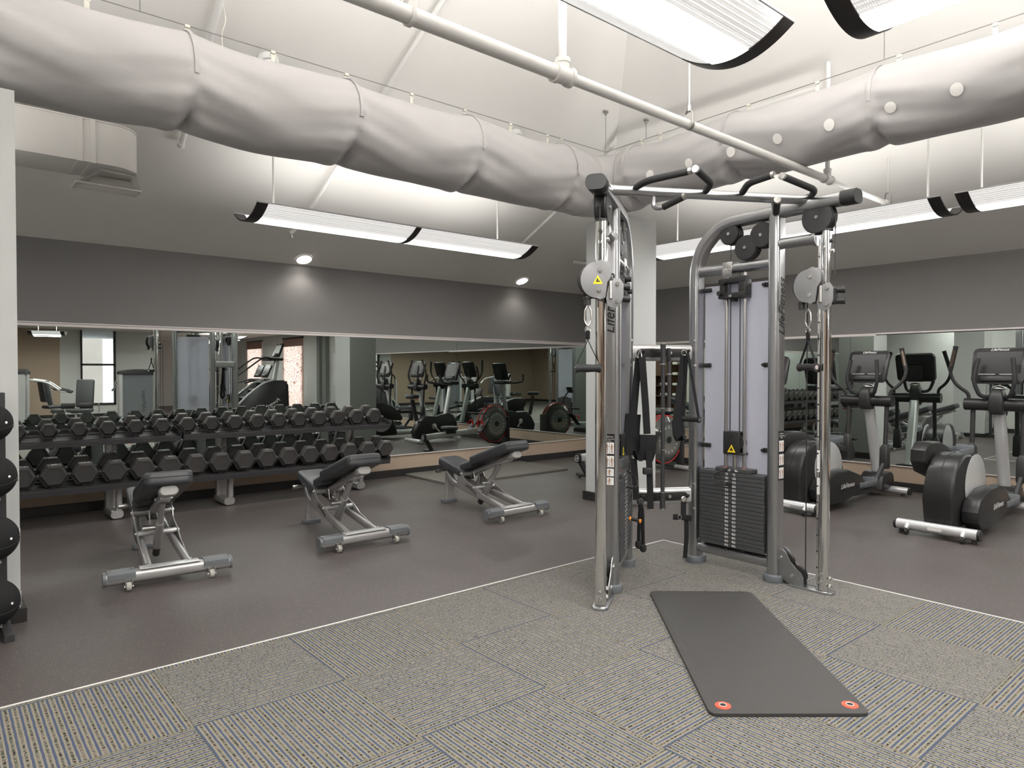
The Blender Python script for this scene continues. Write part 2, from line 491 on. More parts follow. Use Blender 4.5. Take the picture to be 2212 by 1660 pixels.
# mirror trims
g = G().box((3.5, 7.588, 1.757), (9.6, .024, .026), .003); g.box((3.5, 7.584, 1.778), (9.6, .03, .012), .002)
struct('trim_2', g, m_trim)
struct('trim_3', G().box((3.5, 7.59, .268), (9.6, .02, .012), .002), m_trim)
g = G().box((8.286, 5.46, 1.752), (.028, 4.24, .03), .003); g.box((8.289, .87, 1.762), (.022, 4.94, .018), .003)
struct('trim_4', g, m_trim)
struct('trim_5', G().box((8.29, 3.0, .268), (.02, 9.2, .012), .002), m_trim)

# side recess wall, dark wall column and the walls behind the camera
def gable(name, x, y0, y1, zf, m, t=.1):
    pts = [(y0, 0), (y1, 0), (y1, zf(y1)), (y0, zf(y0))]
    return struct(name, G().pyz(pts, x, x - t), m)
gable('wall_recess', -1.3, 2.4, 7.6, lambda y: zl(y), m_grey)
struct('baseboard_recess', G().box((-1.288, 5.0, .045), (.024, 5.2, .09)), m_base)
struct('wall_recess_return', G().box((-3.0, 2.4, 2.2), (3.3, .1, 4.4)), m_tan)
struct('wall_side', G().box((-4.6, -3.0, 1.5), (.1, 10.8, 3.0)), m_tan)
struct('baseboard_side', G().box((-4.54, -3.0, .045), (.024, 10.8, .09)), m_base)
# rear wall with a tall window
g = G(); g.box((-.85, -8.45, 1.6), (7.4, .1, 3.2))
struct('wall_rear_tan', g, m_tan)
g = G(); g.box((3.105, -8.45, 1.6), (.51, .1, 3.2)); g.box((4.78, -8.45, 1.6), (1.04, .1, 3.2)); g.box((3.81, -8.45, .17), (.9, .1, .34)); g.box((3.81, -8.45, 2.95), (.9, .1, .5))
struct('wall_rear', g, m_grey)
struct('baseboard_rear', G().box((.4, -8.39, .045), (9.8, .024, .09)), m_base)
w = thing('window_1', None, None, (3.81, -8.45, .34)); w['kind'] = 'structure'
g = G()
for x in (-.43, .43): g.box((x, .02, 1.18), (.05, .12, 2.36))
g.box((0, .02, .03), (.9, .12, .06)); g.box((0, .02, 1.2), (.9, .12, .06)); g.box((0, .02, 2.34), (.9, .12, .05))
g.build('window_frame', m_bronze, w, 0)
g = G(); g.box((0, 0, 1.18), (.85, .01, 2.3)); g.build('window_pane', mat('window_glass', (.95, .97, .97), .0, 0, trans=1.0, ior=1.05), w, 0)
struct('wall_niche_side', G().box((5.35, -11.2, 1.35), (.1, 5.6, 2.7)), m_grey)
struct('wall_niche_end', G().box((7.2, -14.0, 1.35), (3.8, .1, 2.7)), m_grey)
# window wall x = 9
g = G(); last = -14.0
WIN = [(-13.95, -12.6), (-10.66, -9.17), (-7.24, -5.71)]
for a, b in WIN:
    if a - last > .1: g.box((9.05, (last+a)/2, 1.3), (.1, a-last, 2.6))
    last = b
g.box((9.05, (last-1.6)/2, 1.3), (.1, -1.6-last, 2.6))
for a, b in WIN: g.box((9.05, (a+b)/2, .04), (.1, b-a, .08)); g.box((9.05, (a+b)/2, 2.53), (.1, b-a, .14))
struct('wall_window', g, m_grey)
struct('wall_window_return', G().box((8.68, -1.6, 1.3), (.75, .08, 2.6)), m_green)
for i, (a, b) in enumerate(WIN):
    w = thing('window_%d' % (i+2), None, None, (9.05, (a+b)/2, .08)); w['kind'] = 'structure'
    g = G()
    for s in (-1, 1): g.box((0, s*((b-a)/2-.02), 1.19), (.1, .04, 2.38))
    g.box((0, 0, .02), (.1, b-a, .04)); g.box((0, 0, 2.36), (.1, b-a, .04)); g.build('window_frame', m_card, w, 0)
    t = thing('roller_blind', ['patterned pink roller blind in the farthest window, mostly hidden by the cable tower reflection', 'patterned pink roller blind in the middle window, seen in the mirror', 'patterned pink roller blind in the window beside the stair climber, seen in the mirror'][i], 'blind', (8.97, (a+b)/2, .06))
    G().box((0, 0, 1.19), (.006, b-a+.06, 2.36)).build('blind_cloth', m_blind, t, 0)
    G().cyl((0, -(b-a)/2-.03, 2.36), (0, (b-a)/2+.03, 2.36), .03).build('roller_tube', m_bronze, t)
    G().box((-.004, 0, 2.22), (.01, b-a+.06, .26)).build('valance', mat('valance_brown', (.28, .17, .14), .8), t, 0)
# narrow dark pilasters between the windows and the dark wall
g = G(); g.box((8.96, -4.36, 1.275), (.16, .2, 2.55)); g.box((8.96, -3.96, 1.275), (.16, .24, 2.55)); struct('trim_6', g, m_green)
struct('lit_patch_panel', G().box((8.98, -3.25, 1.4), (.05, .5, .95)), m_card)  # plain pale panel that paints a lit patch on the wall

# vaulted ceiling, flat ceilings
ax, ay = 1.9, 1.2; zt = ZE + SL*6.4
g = G()
c = [(8.3, 7.6, ZE), (-4.5, 7.6, ZE), (-4.5, -5.2, ZE), (8.3, -5.2, ZE)]; top = (ax, ay, zt)
for i in range(4): g.quad(c[i], c[(i+1) % 4], top)
struct('ceiling', g, m_ceil)
g = G(); g.box((2.0, -9.65, 2.6), (15.2, 8.9, .1)); g.box((8.7, -3.4, 2.6), (.9, 3.7, .1))
struct('ceiling_flat', g, m_ceil)

# ------------------------------------------------------------------ mirrors
ordn = ['first', 'second', 'third', 'fourth', 'fifth', 'sixth', 'seventh', 'eighth', 'ninth', 'tenth', 'eleventh', 'twelfth', 'thirteenth', 'fourteenth', 'fifteenth', 'sixteenth', 'seventeenth', 'eighteenth', 'nineteenth', 'twentieth']
edges = [-1.28, -.06, 1.77, 3.60, 5.43, 7.26, 8.29]
lab = ['hidden behind the left pillar', 'behind the left end of the dumbbell rack', 'behind the middle of the dumbbell rack', 'behind the right end of the dumbbell rack', 'above the raised rubber mat, reflecting the rower', 'narrow, in the corner by the pale column']
for i in range(6):
    a, b = edges[i]+.0015, edges[i+1]-.0015
    o = G().box(((a+b)/2, 7.59, 1.009), (b-a, .008, 1.47)).build('wall_mirror', m_mirror, None, 0)
    setp(o, 'wall mirror panel on the left wall, ' + lab[i], 'mirror', 'mirror panels on the left wall')
edges = [-1.55, .29, 1.962, 3.628, 5.295, 6.96, 7.582]
lab = ['beyond the right photo edge', 'behind the right elliptical console', 'between the two elliptical trainers', 'behind the left elliptical and the frosted panel', 'behind the rower flywheel', 'at the corner behind the pale column']
for i in range(6):
    a, b = edges[i]+.0015, edges[i+1]-.0015
    o = G().box((8.29, (a+b)/2, 1.009), (.008, b-a, 1.47)).build('wall_mirror', m_mirror, None, 0)
    setp(o, 'wall mirror panel on the right wall, ' + lab[i], 'mirror', 'mirror panels on the right wall')

# ------------------------------------------------------------------ columns
def column(name, x0, x1, y0, y1, ztop, bh, two=False):
    g = G(); g.box(((x0+x1)/2, (y0+y1)/2, ztop/2), (x1-x0, y1-y0, ztop))
    for f in g.bm.faces:
        f.normal_update()
        c_ = f.calc_center_median()
        if c_.x > x1-.001 or c_.y > y1-.001: f.material_index = 1 if two else 0
    struct(name, g, [m_column, m_green])
    struct(name.replace('wall', 'baseboard'), G().box(((x0+x1)/2, (y0+y1)/2, bh/2), (x1-x0+.05, y1-y0+.05, bh), .003), m_base)
column('wall_column_middle', 5.19, 5.665, 4.43, 4.955, 2.86, .09, True)
column('wall_column_left', -.15, .352, 4.46, 5.0, 2.80, .075)

# ------------------------------------------------------------------ raised rubber mat
t = G().box((5.58, 7.08, .014), (1.95, .98, .028), .006).build('rubber_platform', m_platform, None, 30)
setp(t, 'thin grey rubber lifting mat on the floor against the left wall mirror', 'floor mat')

# ================================================================== lamps
def arc_sec(v0, v1, n, off=0.0, W2=.28, H=.10):
    a = [(v0 + (v1-v0)*i/n) for i in range(n+1)]
    up = [(v, H*(v/W2)**2 + off) for v in a]
    return up
def fixture(label, x0, y0, length, ang, z, sections, open_end=None, rods=(), group='pendant strip lights', up=1.0, dn=1.0):
    """origin at one end, runs along local +x; z = lowest point"""
    t = thing('pendant_light', label, 'pendant light', (x0, y0, z), ang, group)
    def strip(name, xa, xb, v0, v1, n, off, th, m):
        lo = arc_sec(v0, v1, n, off); hi = arc_sec(v0, v1, n, off+th)
        poly = lo + hi[::-1]
        return G().prism(poly, lambda a, b: (xa, a, b), lambda a, b: (xb, a, b)).build(name, m, t, 40)
    L = length; capw = .09
    bounds = [L*i/sections for i in range(sections+1)]
    for i in range(sections):
        a = bounds[i] + (capw if i == 0 else .03); b = bounds[i+1] - (capw if i == sections-1 else .03)
        strip('perforated_basket', a, b, -.28, -.1, 8, 0, .006, m_basket)
        strip('perforated_basket', a, b, .1, .28, 8, 0, .006, m_basket)
        strip('lens', a, b, -.1, .1, 6, -.006, .008, m_lens)
        # the tubes inside: light goes up to the ceiling and down through the lens
        for nm, zz, rx, pw, wd in (('uplight', .05, PI, LAMP_UP*up, .3), ('downlight', -.03, 0, LAMP_DN*dn, .17)):
            ld = bpy.data.lights.new(nm, 'AREA'); ld.shape = 'RECTANGLE'; ld.size = b-a-.04; ld.size_y = wd; ld.energy = pw*(b-a)/1.5; ld.color = (1, .985, .96)
            lo = bpy.data.objects.new(nm, ld); COL.objects.link(lo); lo.parent = t
            lo.location = ((a+b)/2, 0, zz); lo.rotation_euler = (rx, 0, 0)
    for i, bx in enumerate(bounds):
        if i == 0: a, b = 0, capw
        elif i == len(bounds)-1: a, b = bx-capw, bx
        else: a, b = bx-.03, bx+.03
        strip('end_cap' if i in (0, len(bounds)-1) else 'joint_band', a, b, -.282, .282, 18, -.007, .014, m_blackcap)
    # thin rails along both tips
    for s in (-1, 1):
        G().box((L/2, s*.281, .103), (L, .008, .012)).build('edge_rail', m_alu, t, 0)
    for rx, h in rods:
        r = G().cyl((rx, 0, .10), (rx, 0, h), .008, seg=10); r.box((rx, 0, .104), (.03, .55, .006)); r.build('hanging_rod', m_rod, t, 40)
    return t
fixture('long white pendant strip light hanging over the dumbbell rack under the sloped ceiling', 2.03, 5.87, 3.07, 0, 2.6, 2,
        rods=((.24, zl(5.87)-2.6), (2.72, zl(5.87)-2.6)))
fixture('long white pendant strip light behind the pull-up handles, left part of the right row', 6.32, 4.95, 2.98, -PI/2, 2.6, 2,
        rods=((.3, zr(6.32)-2.6), (2.8, zr(6.32)-2.6)))
fixture('white pendant strip light cut by the right photo edge, right part of the right row', 6.32, 1.87, 2.98, -PI/2, 2.6, 2,
        rods=((.0+.1, zr(6.32)-2.6), (2.8, zr(6.32)-2.6)))
fixture('large near pendant strip light with black end, top centre of the photo', .03, 1.91, 3.07, 0, 2.86, 2, up=26, rods=((.25, zl(1.91)-2.86), (2.7, 1.7)))
fixture('near pendant strip light with black end at the top right photo corner', 3.2, 1.42, 3.0, -PI/2, 2.86, 2, up=26, rods=((.3, 1.9), (2.7, 1.4)))
fixture('small pendant light over the weight machines, seen only in the left mirror', 1.95, -6.45, .8, .25, 2.28, 1, up=3, dn=2, rods=((.2, .26), (.6, .26)))

def downlight(label, x, y, z, nrm, power):
    t = thing('downlight', label, 'downlight', (x, y, z), 0, 'round recessed downlights')
    q = Vector((0, 0, -1)).rotation_difference(Vector(nrm)).to_matrix().to_4x4()
    g = G(q); g.lathe([(.085, 0), (.098, -.001), (.098, .004), (.083, .006), (.083, 0)], ax=(0, 0, -1), seg=28); g.build('trim_ring', m_card, t)
    g = G(q); g.cyl((0, 0, .001), (0, 0, -.006), .082, seg=28); g.build('lens', m_down, t)
    ld = bpy.data.lights.new('lamp', 'SPOT'); ld.energy = power; ld.spot_size = R(150); ld.spot_blend = .6; ld.shadow_soft_size = .06; ld.color = (1, .95, .88)
    lo = bpy.data.objects.new('lamp', ld); COL.objects.link(lo); lo.parent = t; lo.matrix_local = q @ Matrix.Translation((0, 0, -.02))
nl = Vector((0, -SL, -1)).normalized()
downlight('bright round downlight in the sloped ceiling above the dumbbells, left of the pair', 3.245, 7.49, zl(7.49)-.004, nl, 14)
downlight('bright round downlight in the sloped ceiling near the corner, right of the pair', 6.47, 7.44, zl(7.44)-.004, nl, 14)
downlight('round ceiling downlight by the dark framed window, seen only in the left mirror', 2.9, -6.6, 2.548, (0, 0, -1), 30)

# light of the rear room (more pendant rows stand behind the camera)
fixture('pendant strip light over the weight machines behind the camera', 2.4, -3.4, 3.0, 0, 2.95, 2, up=22, dn=1.8, rods=((.3, .75), (2.7, .75)))
fixture('pendant strip light in front of the pink blinds, seen in the mirror', 7.0, -5.7, 3.0, -PI/2, 2.3, 2, up=1.5, dn=1.8, rods=((.3, .25), (2.7, .25)))
fixture('pendant strip light over the empty floor far left behind the camera', -3.6, -1.2, 3.0, 0, 2.95, 2, up=22, dn=1.8, rods=((.3, .75), (2.7, .75)))

fixture('added unseen fill strip light over the hidden left end of the dumbbell rack', -1.2, 5.45, 1.5, 0, 2.6, 1, up=2.5, rods=((.2, .9), (1.3, .9)))  # added fill lamp, out of view, brightens the lower left ceiling slope

# ================================================================== fabric duct
RIBL = [-1.0, .15, 1.24, 2.33, 3.42, 4.5]; RIBR = [3.2, 2.05, .9, -.2]
XC, YC, BR = 5.2, 4.7, .36
L1 = (XC-BR) - (-1.25); LB = PI/2*BR; L2 = (YC-BR) - (-1.1)
ribs_s = [x + 1.25 for x in RIBL] + [L1 + LB + (YC-BR-y) for y in RIBR]
ribs_s = sorted(ribs_s + [L1+LB+.1])
def duct_frame(s):
    if s <= L1: p = Vector((-1.25+s, YC, 0)); T = Vector((1, 0, 0))
    elif s <= L1+LB:
        a = (s-L1)/BR; p = Vector((XC-BR+BR*math.sin(a), YC-BR+BR*math.cos(a), 0)); T = Vector((math.cos(a), -math.sin(a), 0))
    else: p = Vector((XC, YC-BR-(s-L1-LB), 0)); T = Vector((0, -1, 0))
    k = min(1, max(0, (s-L1+.3)/(LB+.9)))
    p.z = 3.155 + .06*k; r = .305 - .03*k
    return p, T, r
def duct_pt(s, th, off=0.0):
    th = (th + PI) % (2*PI) - PI
    p, T, r = duct_frame(s); B = Vector((T.y, -T.x, 0))
    i = 0
    for k, q in enumerate(ribs_s):
        if q <= s: i = k
    a = ribs_s[i]; b = ribs_s[i+1] if i+1 < len(ribs_s) else a+1.1
    u = min(1, max(0, (s-a)/(b-a)))
    dl = min(abs(s-a), abs(b-s))
    ct, st = math.cos(th), math.sin(th)
    d = 0.0
    # top sags between the clips, fuller belly
    d -= .045*math.sin(PI*u)**.8*max(0, st)**2
    d += .02*math.sin(PI*u)*max(0, -st)
    # tuck at the belly beside each rib
    tb = th + PI*.42
    d -= .05*math.exp(-((s-a)/.035)**2 - (tb/.5)**2) + .055*math.exp(-((b-s)/.035)**2 - (tb/.5)**2)
    d += .018*math.exp(-((b-s-.09)/.05)**2 - (tb/.6)**2)
    # folds falling away from the rib
    tf = th - .1
    d += .019*math.exp(-u/.42)*min(1, u/.06)*math.sin(6.0*tf + 7.5*u + i*1.7)*math.exp(-((th+.45)/1.05)**2)
    d += .015*math.exp(-(1-u)/.3)*min(1, (1-u)/.06)*math.sin(7.0*tf - 7.0*u + i*.9)*math.exp(-((th+.4)/1.0)**2)
    d += .006*math.sin(3.1*s+2*th+i) + .004*math.sin(7.3*s-3*th)
    d += .006*math.exp(-u/.3)*math.sin(17*tf + 15*u + i)*math.exp(-((th+.5)/1.1)**2) + .005*math.exp(-(1-u)/.25)*math.sin(19*tf - 14*u + i*2)*math.exp(-((th+.5)/1.0)**2)
    rr = r + d + off
    return p + B*ct*rr + Vector((0, 0, st*rr))
t = thing('fabric_duct', 'large grey fabric air duct slung below a wire, bending at the room corner', 'air duct')
tot = L1+LB+L2; n = int(tot/.022); N = 72
g = G(); g.loft([[duct_pt(tot*i/n, 2*PI*j/N) for j in range(N)] for i in range(n+1)], cap=False)
o = g.build('duct_sleeve', m_fabric, t, 80)
for s in ribs_s:
    g = G(); rows = []
    for k, w_ in enumerate((-.012, .012)):
        rows.append([duct_pt(s+w_, PI*.56 - (PI*.56+.12)*j/18, .003) for j in range(19)])
    for k, w_ in enumerate((.012, -.012)):
        rows.append([duct_pt(s+w_, PI*.56 - (PI*.56+.12)*j/18, .011) for j in range(19)])
    rows.append(rows[0])
    for ra, rb in zip(rows, rows[1:]):
        va = [g.bm.verts.new(p) for p in ra]; vb = [g.bm.verts.new(p) for p in rb]
        for j in range(18): g._f([va[j], va[j+1], vb[j+1], vb[j]])
    g.build('sewn_rib', m_fabric, t, 60)
for s in (L1-.06, L1-.02, L1+LB-.04, L1+LB+.0):
    g = G(); g.loft([[duct_pt(s+w_, 2*PI*j/48, o_) for j in range(48)] for w_, o_ in ((0, .001), (.002, .005), (.012, .005), (.014, .001))], cap=False); g.build('seam', m_fabric, t, 60)
for y in (3.92, 3.52, 3.12, 2.72, 2.32, 1.92, 1.52, 1.12, .72):
    s0 = L1+LB+(YC-BR-y); th0 = -.42; g = G()
    ctr = g.bm.verts.new(duct_pt(s0, th0, .014)); ring = [g.bm.verts.new(duct_pt(s0+.038*math.cos(a), th0+.038/.275*math.sin(a), .013)) for a in [2*PI*i/18 for i in range(18)]]
    for i in range(18): g._f([ctr, ring[i], ring[(i+1) % 18]])
    g.build('air_hole', m_hole, t, 60)
# suspension wire, its drops and the plastic clips
t = thing('suspension_wire', 'thin taut wire with plastic clips carrying the fabric duct', 'wire')
G().tube([(-1.25, 4.7, 3.52), (5.2, 4.7, 3.53)], .003, 6).build('wire', m_wire, t)
G().tube([(5.2, 4.7, 3.53), (5.2, -1.1, 3.56)], .003, 6).build('wire', m_wire, t)
for x, y, z0 in ((5.2, 4.7, 3.53), (1.0, 4.7, 3.52), (5.2, 4.19, 3.53), (5.2, 2.06, 3.55)):
    z1 = min(zl(y), zr(x)); z1 = 3.72 if y == 4.19 else z1; g = G(); g.tube([(x, y, z0), (x, y, z1)], .0035, 6); g.cyl((x, y, z1-.04), (x, y, z1), .012, seg=10); g.box((x, y, z1-.012), (.05, .03, .02), .004)
    g.build('drop_wire', m_wire, t)
def clip(p, T, i):
    g = G(basis(p, T, (0, 0, 1)))
    g.box((0, -.006, 0), (.032, .02, .022), .004); g.box((0, -.028, 0), (.04, .012, .012), .003); g.box((0, -.058, 0), (.03, .055, .008), .003)
    g.build('clip', m_clip, t, 40)
for i, x in enumerate((-.4, .17, .72, 1.27, 1.82, 2.37, 2.93, 3.45, 3.95, 4.4, 4.58)): clip((x, 4.7, 3.525), (1, 0, 0), i)
for i, y in enumerate((4.24, 4.02, 3.68, 3.12, 2.54, 1.96, 1.39, .82)): clip((5.2, y, 3.54), (0, -1, 0), i)

# ------------------------------------------------------------------ sheet metal duct at the left
t = thing('sheet_metal_duct', 'pale painted metal duct with rounded end and open register, upper left', 'air duct')
def oval(off=0):
    pts = [(-1.28, 5.8-off)]
    for i in range(15): a = -PI/2 + PI*i/14; pts.append((1.02 + (.225+off)*math.cos(a), 6.025 + (.225+off)*math.sin(a)))
    pts.append((-1.28, 6.25+off)); return pts
G().pxy(oval(), 2.85, 3.153).build('duct_body', m_ductw, t, 40)
for x in (.82, .9): G().pxz([(x, 2.842), (x+.035, 2.842), (x+.035, 3.16), (x, 3.16)], 5.792, 6.258).build('joint_flange', m_ductw, t, 0)
g = G()
for z in (2.85, 3.153): g.pxy(oval(.006), z-.005, z+.005)
g.build('edge_seam', m_ductw, t, 40)
g = G()
A = [(1.02, 5.86, 2.85), (1.22, 5.9, 2.85), (1.22, 6.14, 2.85), (1.02, 6.14, 2.85)]; B = [(.84, 5.98, 2.735), (1.27, 6.0, 2.735), (1.27, 6.2, 2.735), (.84, 6.2, 2.735)]
for i in (1, 2, 3): j = (i+1) % 4; g.quad(A[i], A[j], B[j], B[i])
for a, b in ((B[0], B[1]), (B[1], B[2]), (B[2], B[3]), (B[3], B[0])): g.sweep([a, b], rrect(.016, .012, .003))
g.sweep([(.98, 5.9, 2.83), (1.22, 5.95, 2.83)], rrect(.012, .012, .003)); g.box((1.1, 6.12, 2.8), (.3, .01, .05))
g.build('register', m_ductw, t, 0)

# ------------------------------------------------------------------ pipes
def tee(g, p, ax, r, up=True):
    ax = Vector(ax); p = Vector(p)
    g.cyl(p-ax*.05, p+ax*.05, r*1.2); 
    for s in (-1, 1): g.cyl(p+ax*(s*.05-.012), p+ax*(s*.05+.012), r*1.38)
    if up: g.cyl(p, p+Vector((0, 0, .07)), r*1.0, seg=14); g.cyl(p+Vector((0, 0, .06)), p+Vector((0, 0, .085)), r*1.12, seg=14)
t = thing('sprinkler_main', 'long pale sprinkler main pipe crossing the ceiling space towards the right wall', 'pipe')
PY, PZ = 2.63, 2.895
G().tube([(-1.2, PY-.01, PZ), (2.57, PY, PZ)], .039, 20).build('main_pipe', m_pipe, t)
G().tube([(2.57, PY, PZ), (5.605, PY+.02, PZ)], .030, 18).build('main_pipe', m_pipe, t)
G().tube([(5.605, PY+.02, PZ), (6.78, PY+.035, PZ)], .022, 16).build('main_pipe', m_pipe, t)
g = G(); tee(g, (2.57, PY, PZ), (1, 0, 0), .038); g.build('tee_fitting', m_pipe, t)
g = G(); tee(g, (5.605, PY+.02, PZ), (1, 0, 0), .028); g.build('tee_fitting', m_pipe, t)
G().cyl((6.76, PY+.035, PZ), (6.805, PY+.035, PZ), .03).build('end_plug', m_pipe, t)
G().tube([(2.57, PY, PZ+.08), (2.57, PY, min(zl(PY), zr(2.57)))], .022, 14).build('riser_pipe', m_pipe, t)
G().tube([(5.605, PY+.02, PZ+.08), (5.605, PY+.02, zr(5.605))], .018, 14).build('riser_pipe', m_pipe, t)
for x, rr in ((1.63, .045), (3.69, .034), (6.75, .026)):
    g = G(); z1 = min(zl(PY), zr(x)); g.tube([(x, PY, PZ+.1), (x, PY, z1)], .0065, 8)
    pts = [(x, PY+rr*math.cos(a), PZ+rr*math.sin(a)*1.0) for a in [PI*.25 - 1.5*PI*i/14 - 0 for i in range(15)]]
    g.sweep([(x, PY, PZ+.1), (x, PY+rr, PZ+.06), (x, PY+rr, PZ)] + [(x, PY+rr*math.cos(a), PZ-rr*math.sin(a)) for a in [PI*i/10 for i in range(11)]] + [(x, PY-rr, PZ), (x, PY-rr, PZ+.06), (x, PY, PZ+.1)], rrect(.022, .004, .001))
    g.cyl((x, PY, PZ+.08), (x, PY, PZ+.12), .012, seg=8)
    g.build('pipe_hanger', m_steel if x < 7 and x > 2 else m_pipe, t)
def branch(label, pts, r, extra=None):
    t = thing('sprinkler_branch', label, 'pipe', group='sprinkler branch pipes on the ceiling')
    G().tube(pts, r, 14, fil=.03).build('branch_pipe', m_pipe, t)
    g = G(); e = Vector(pts[-1]); d = (e-Vector(pts[-2])).normalized()
    for p in pts[1:-1]: g.ball(p, r*1.45, u=12, v=8)
    g.cyl(e-d*.02, e+d*.02, r*1.3); g.build('elbow_fitting', m_pipe, t)
    if extra: g = G(); g.cyl(e, Vector(e)+Vector(extra), .011, seg=10); g.cyl(Vector(e)+Vector(extra), Vector(e)+Vector(extra)*1.25, .02, seg=10); g.build('sprinkler_head', m_steel, t)
branch('pale ceiling pipe rising behind the duct at the upper left', [(1.45, 3.9, zl(3.9)-.08), (1.6, 6.12, zl(6.12)-.06)], .022)
branch('pale ceiling pipe that ends above the left downlight', [(2.93, 2.9, zl(2.9)-.08), (2.93, 6.86, zl(6.86)-.07), (2.86, 6.9, zl(6.9)-.12)], .02, (0, 0, -.05))
branch('pale ceiling pipe with a side turn near the right end of the rack light', [(5.73, 5.0, zl(5.0)-.08), (5.75, 6.88, zl(6.88)-.08), (5.2, 6.88, zl(6.88)-.08), (5.08, 6.88, zl(6.88)-.03)], .018)
branch('pale pipe under the right roof slope behind the suspension wire', [(5.68, 5.0, 3.66), (5.68, 2.74, 3.69)], .03)
branch('short pale pipe stub beside the middle column top', [(6.85, 6.772, 2.85), (7.6, 6.772, 2.85)], .022)
for lb, px, py in (('round white smoke detector on the slope above the duct, left one', 1.98, 5.22), ('round white smoke detector on the slope above the duct, right one', 4.45, 5.24)):
    q = Vector((0, 0, 1)).rotation_difference(nl).to_matrix().to_4x4(); q.translation = (px, py, zl(py))
    t = thing('smoke_detector', lb, 'smoke detector', group='smoke detectors on the sloped ceiling')
    G(q).lathe([(.08, 0), (.08, .03), (.07, .045)], seg=24).build('detector_base', m_card, t)
    G(q).lathe([(.05, .045), (.045, .06), (.02, .066)], seg=20).build('detector_head', m_card, t)
t = G().tube([(1.55, 4.9, zl(4.9)), (1.57, 4.88, 3.72), (1.53, 4.86, 3.62), (1.52, 4.8, 3.46)], .004, 6, fil=.05).build('hanging_wire', m_clip)
setp(t, 'loose thin pale wire dangling from the ceiling beside the upper left pipe', 'wire')

# ------------------------------------------------------------------ outside
g = G(); g.box((3.8, -30.5, -.1), (40, 33, .1)); struct('ground_outside', g, m_canopy)
g = G(); g.box((1.2, -18, 2.2), (8.6, .3, 4.5)); setp(g.build('concrete_wall', m_concrete, None, 0), 'beige concrete wall outside the dark framed window', 'wall')
t = thing('entrance_canopy', 'white slanted canopy outside the dark framed window', 'canopy')
g = G(); g.pyz([(-8.6, 3.3), (-11.6, 2.6), (-11.6, 2.66), (-8.6, 3.4)], -2, 7.8); g.build('roof_slab', m_canopyt, t, 0)
g = G()
for x in (2.2, 3.4, 4.6, 5.8): g.pyz([(-8.6, 3.25), (-11.6, 2.53), (-11.6, 2.6), (-8.6, 3.3)], x, x+.08)
g.build('roof_rib', m_concrete, t, 0)
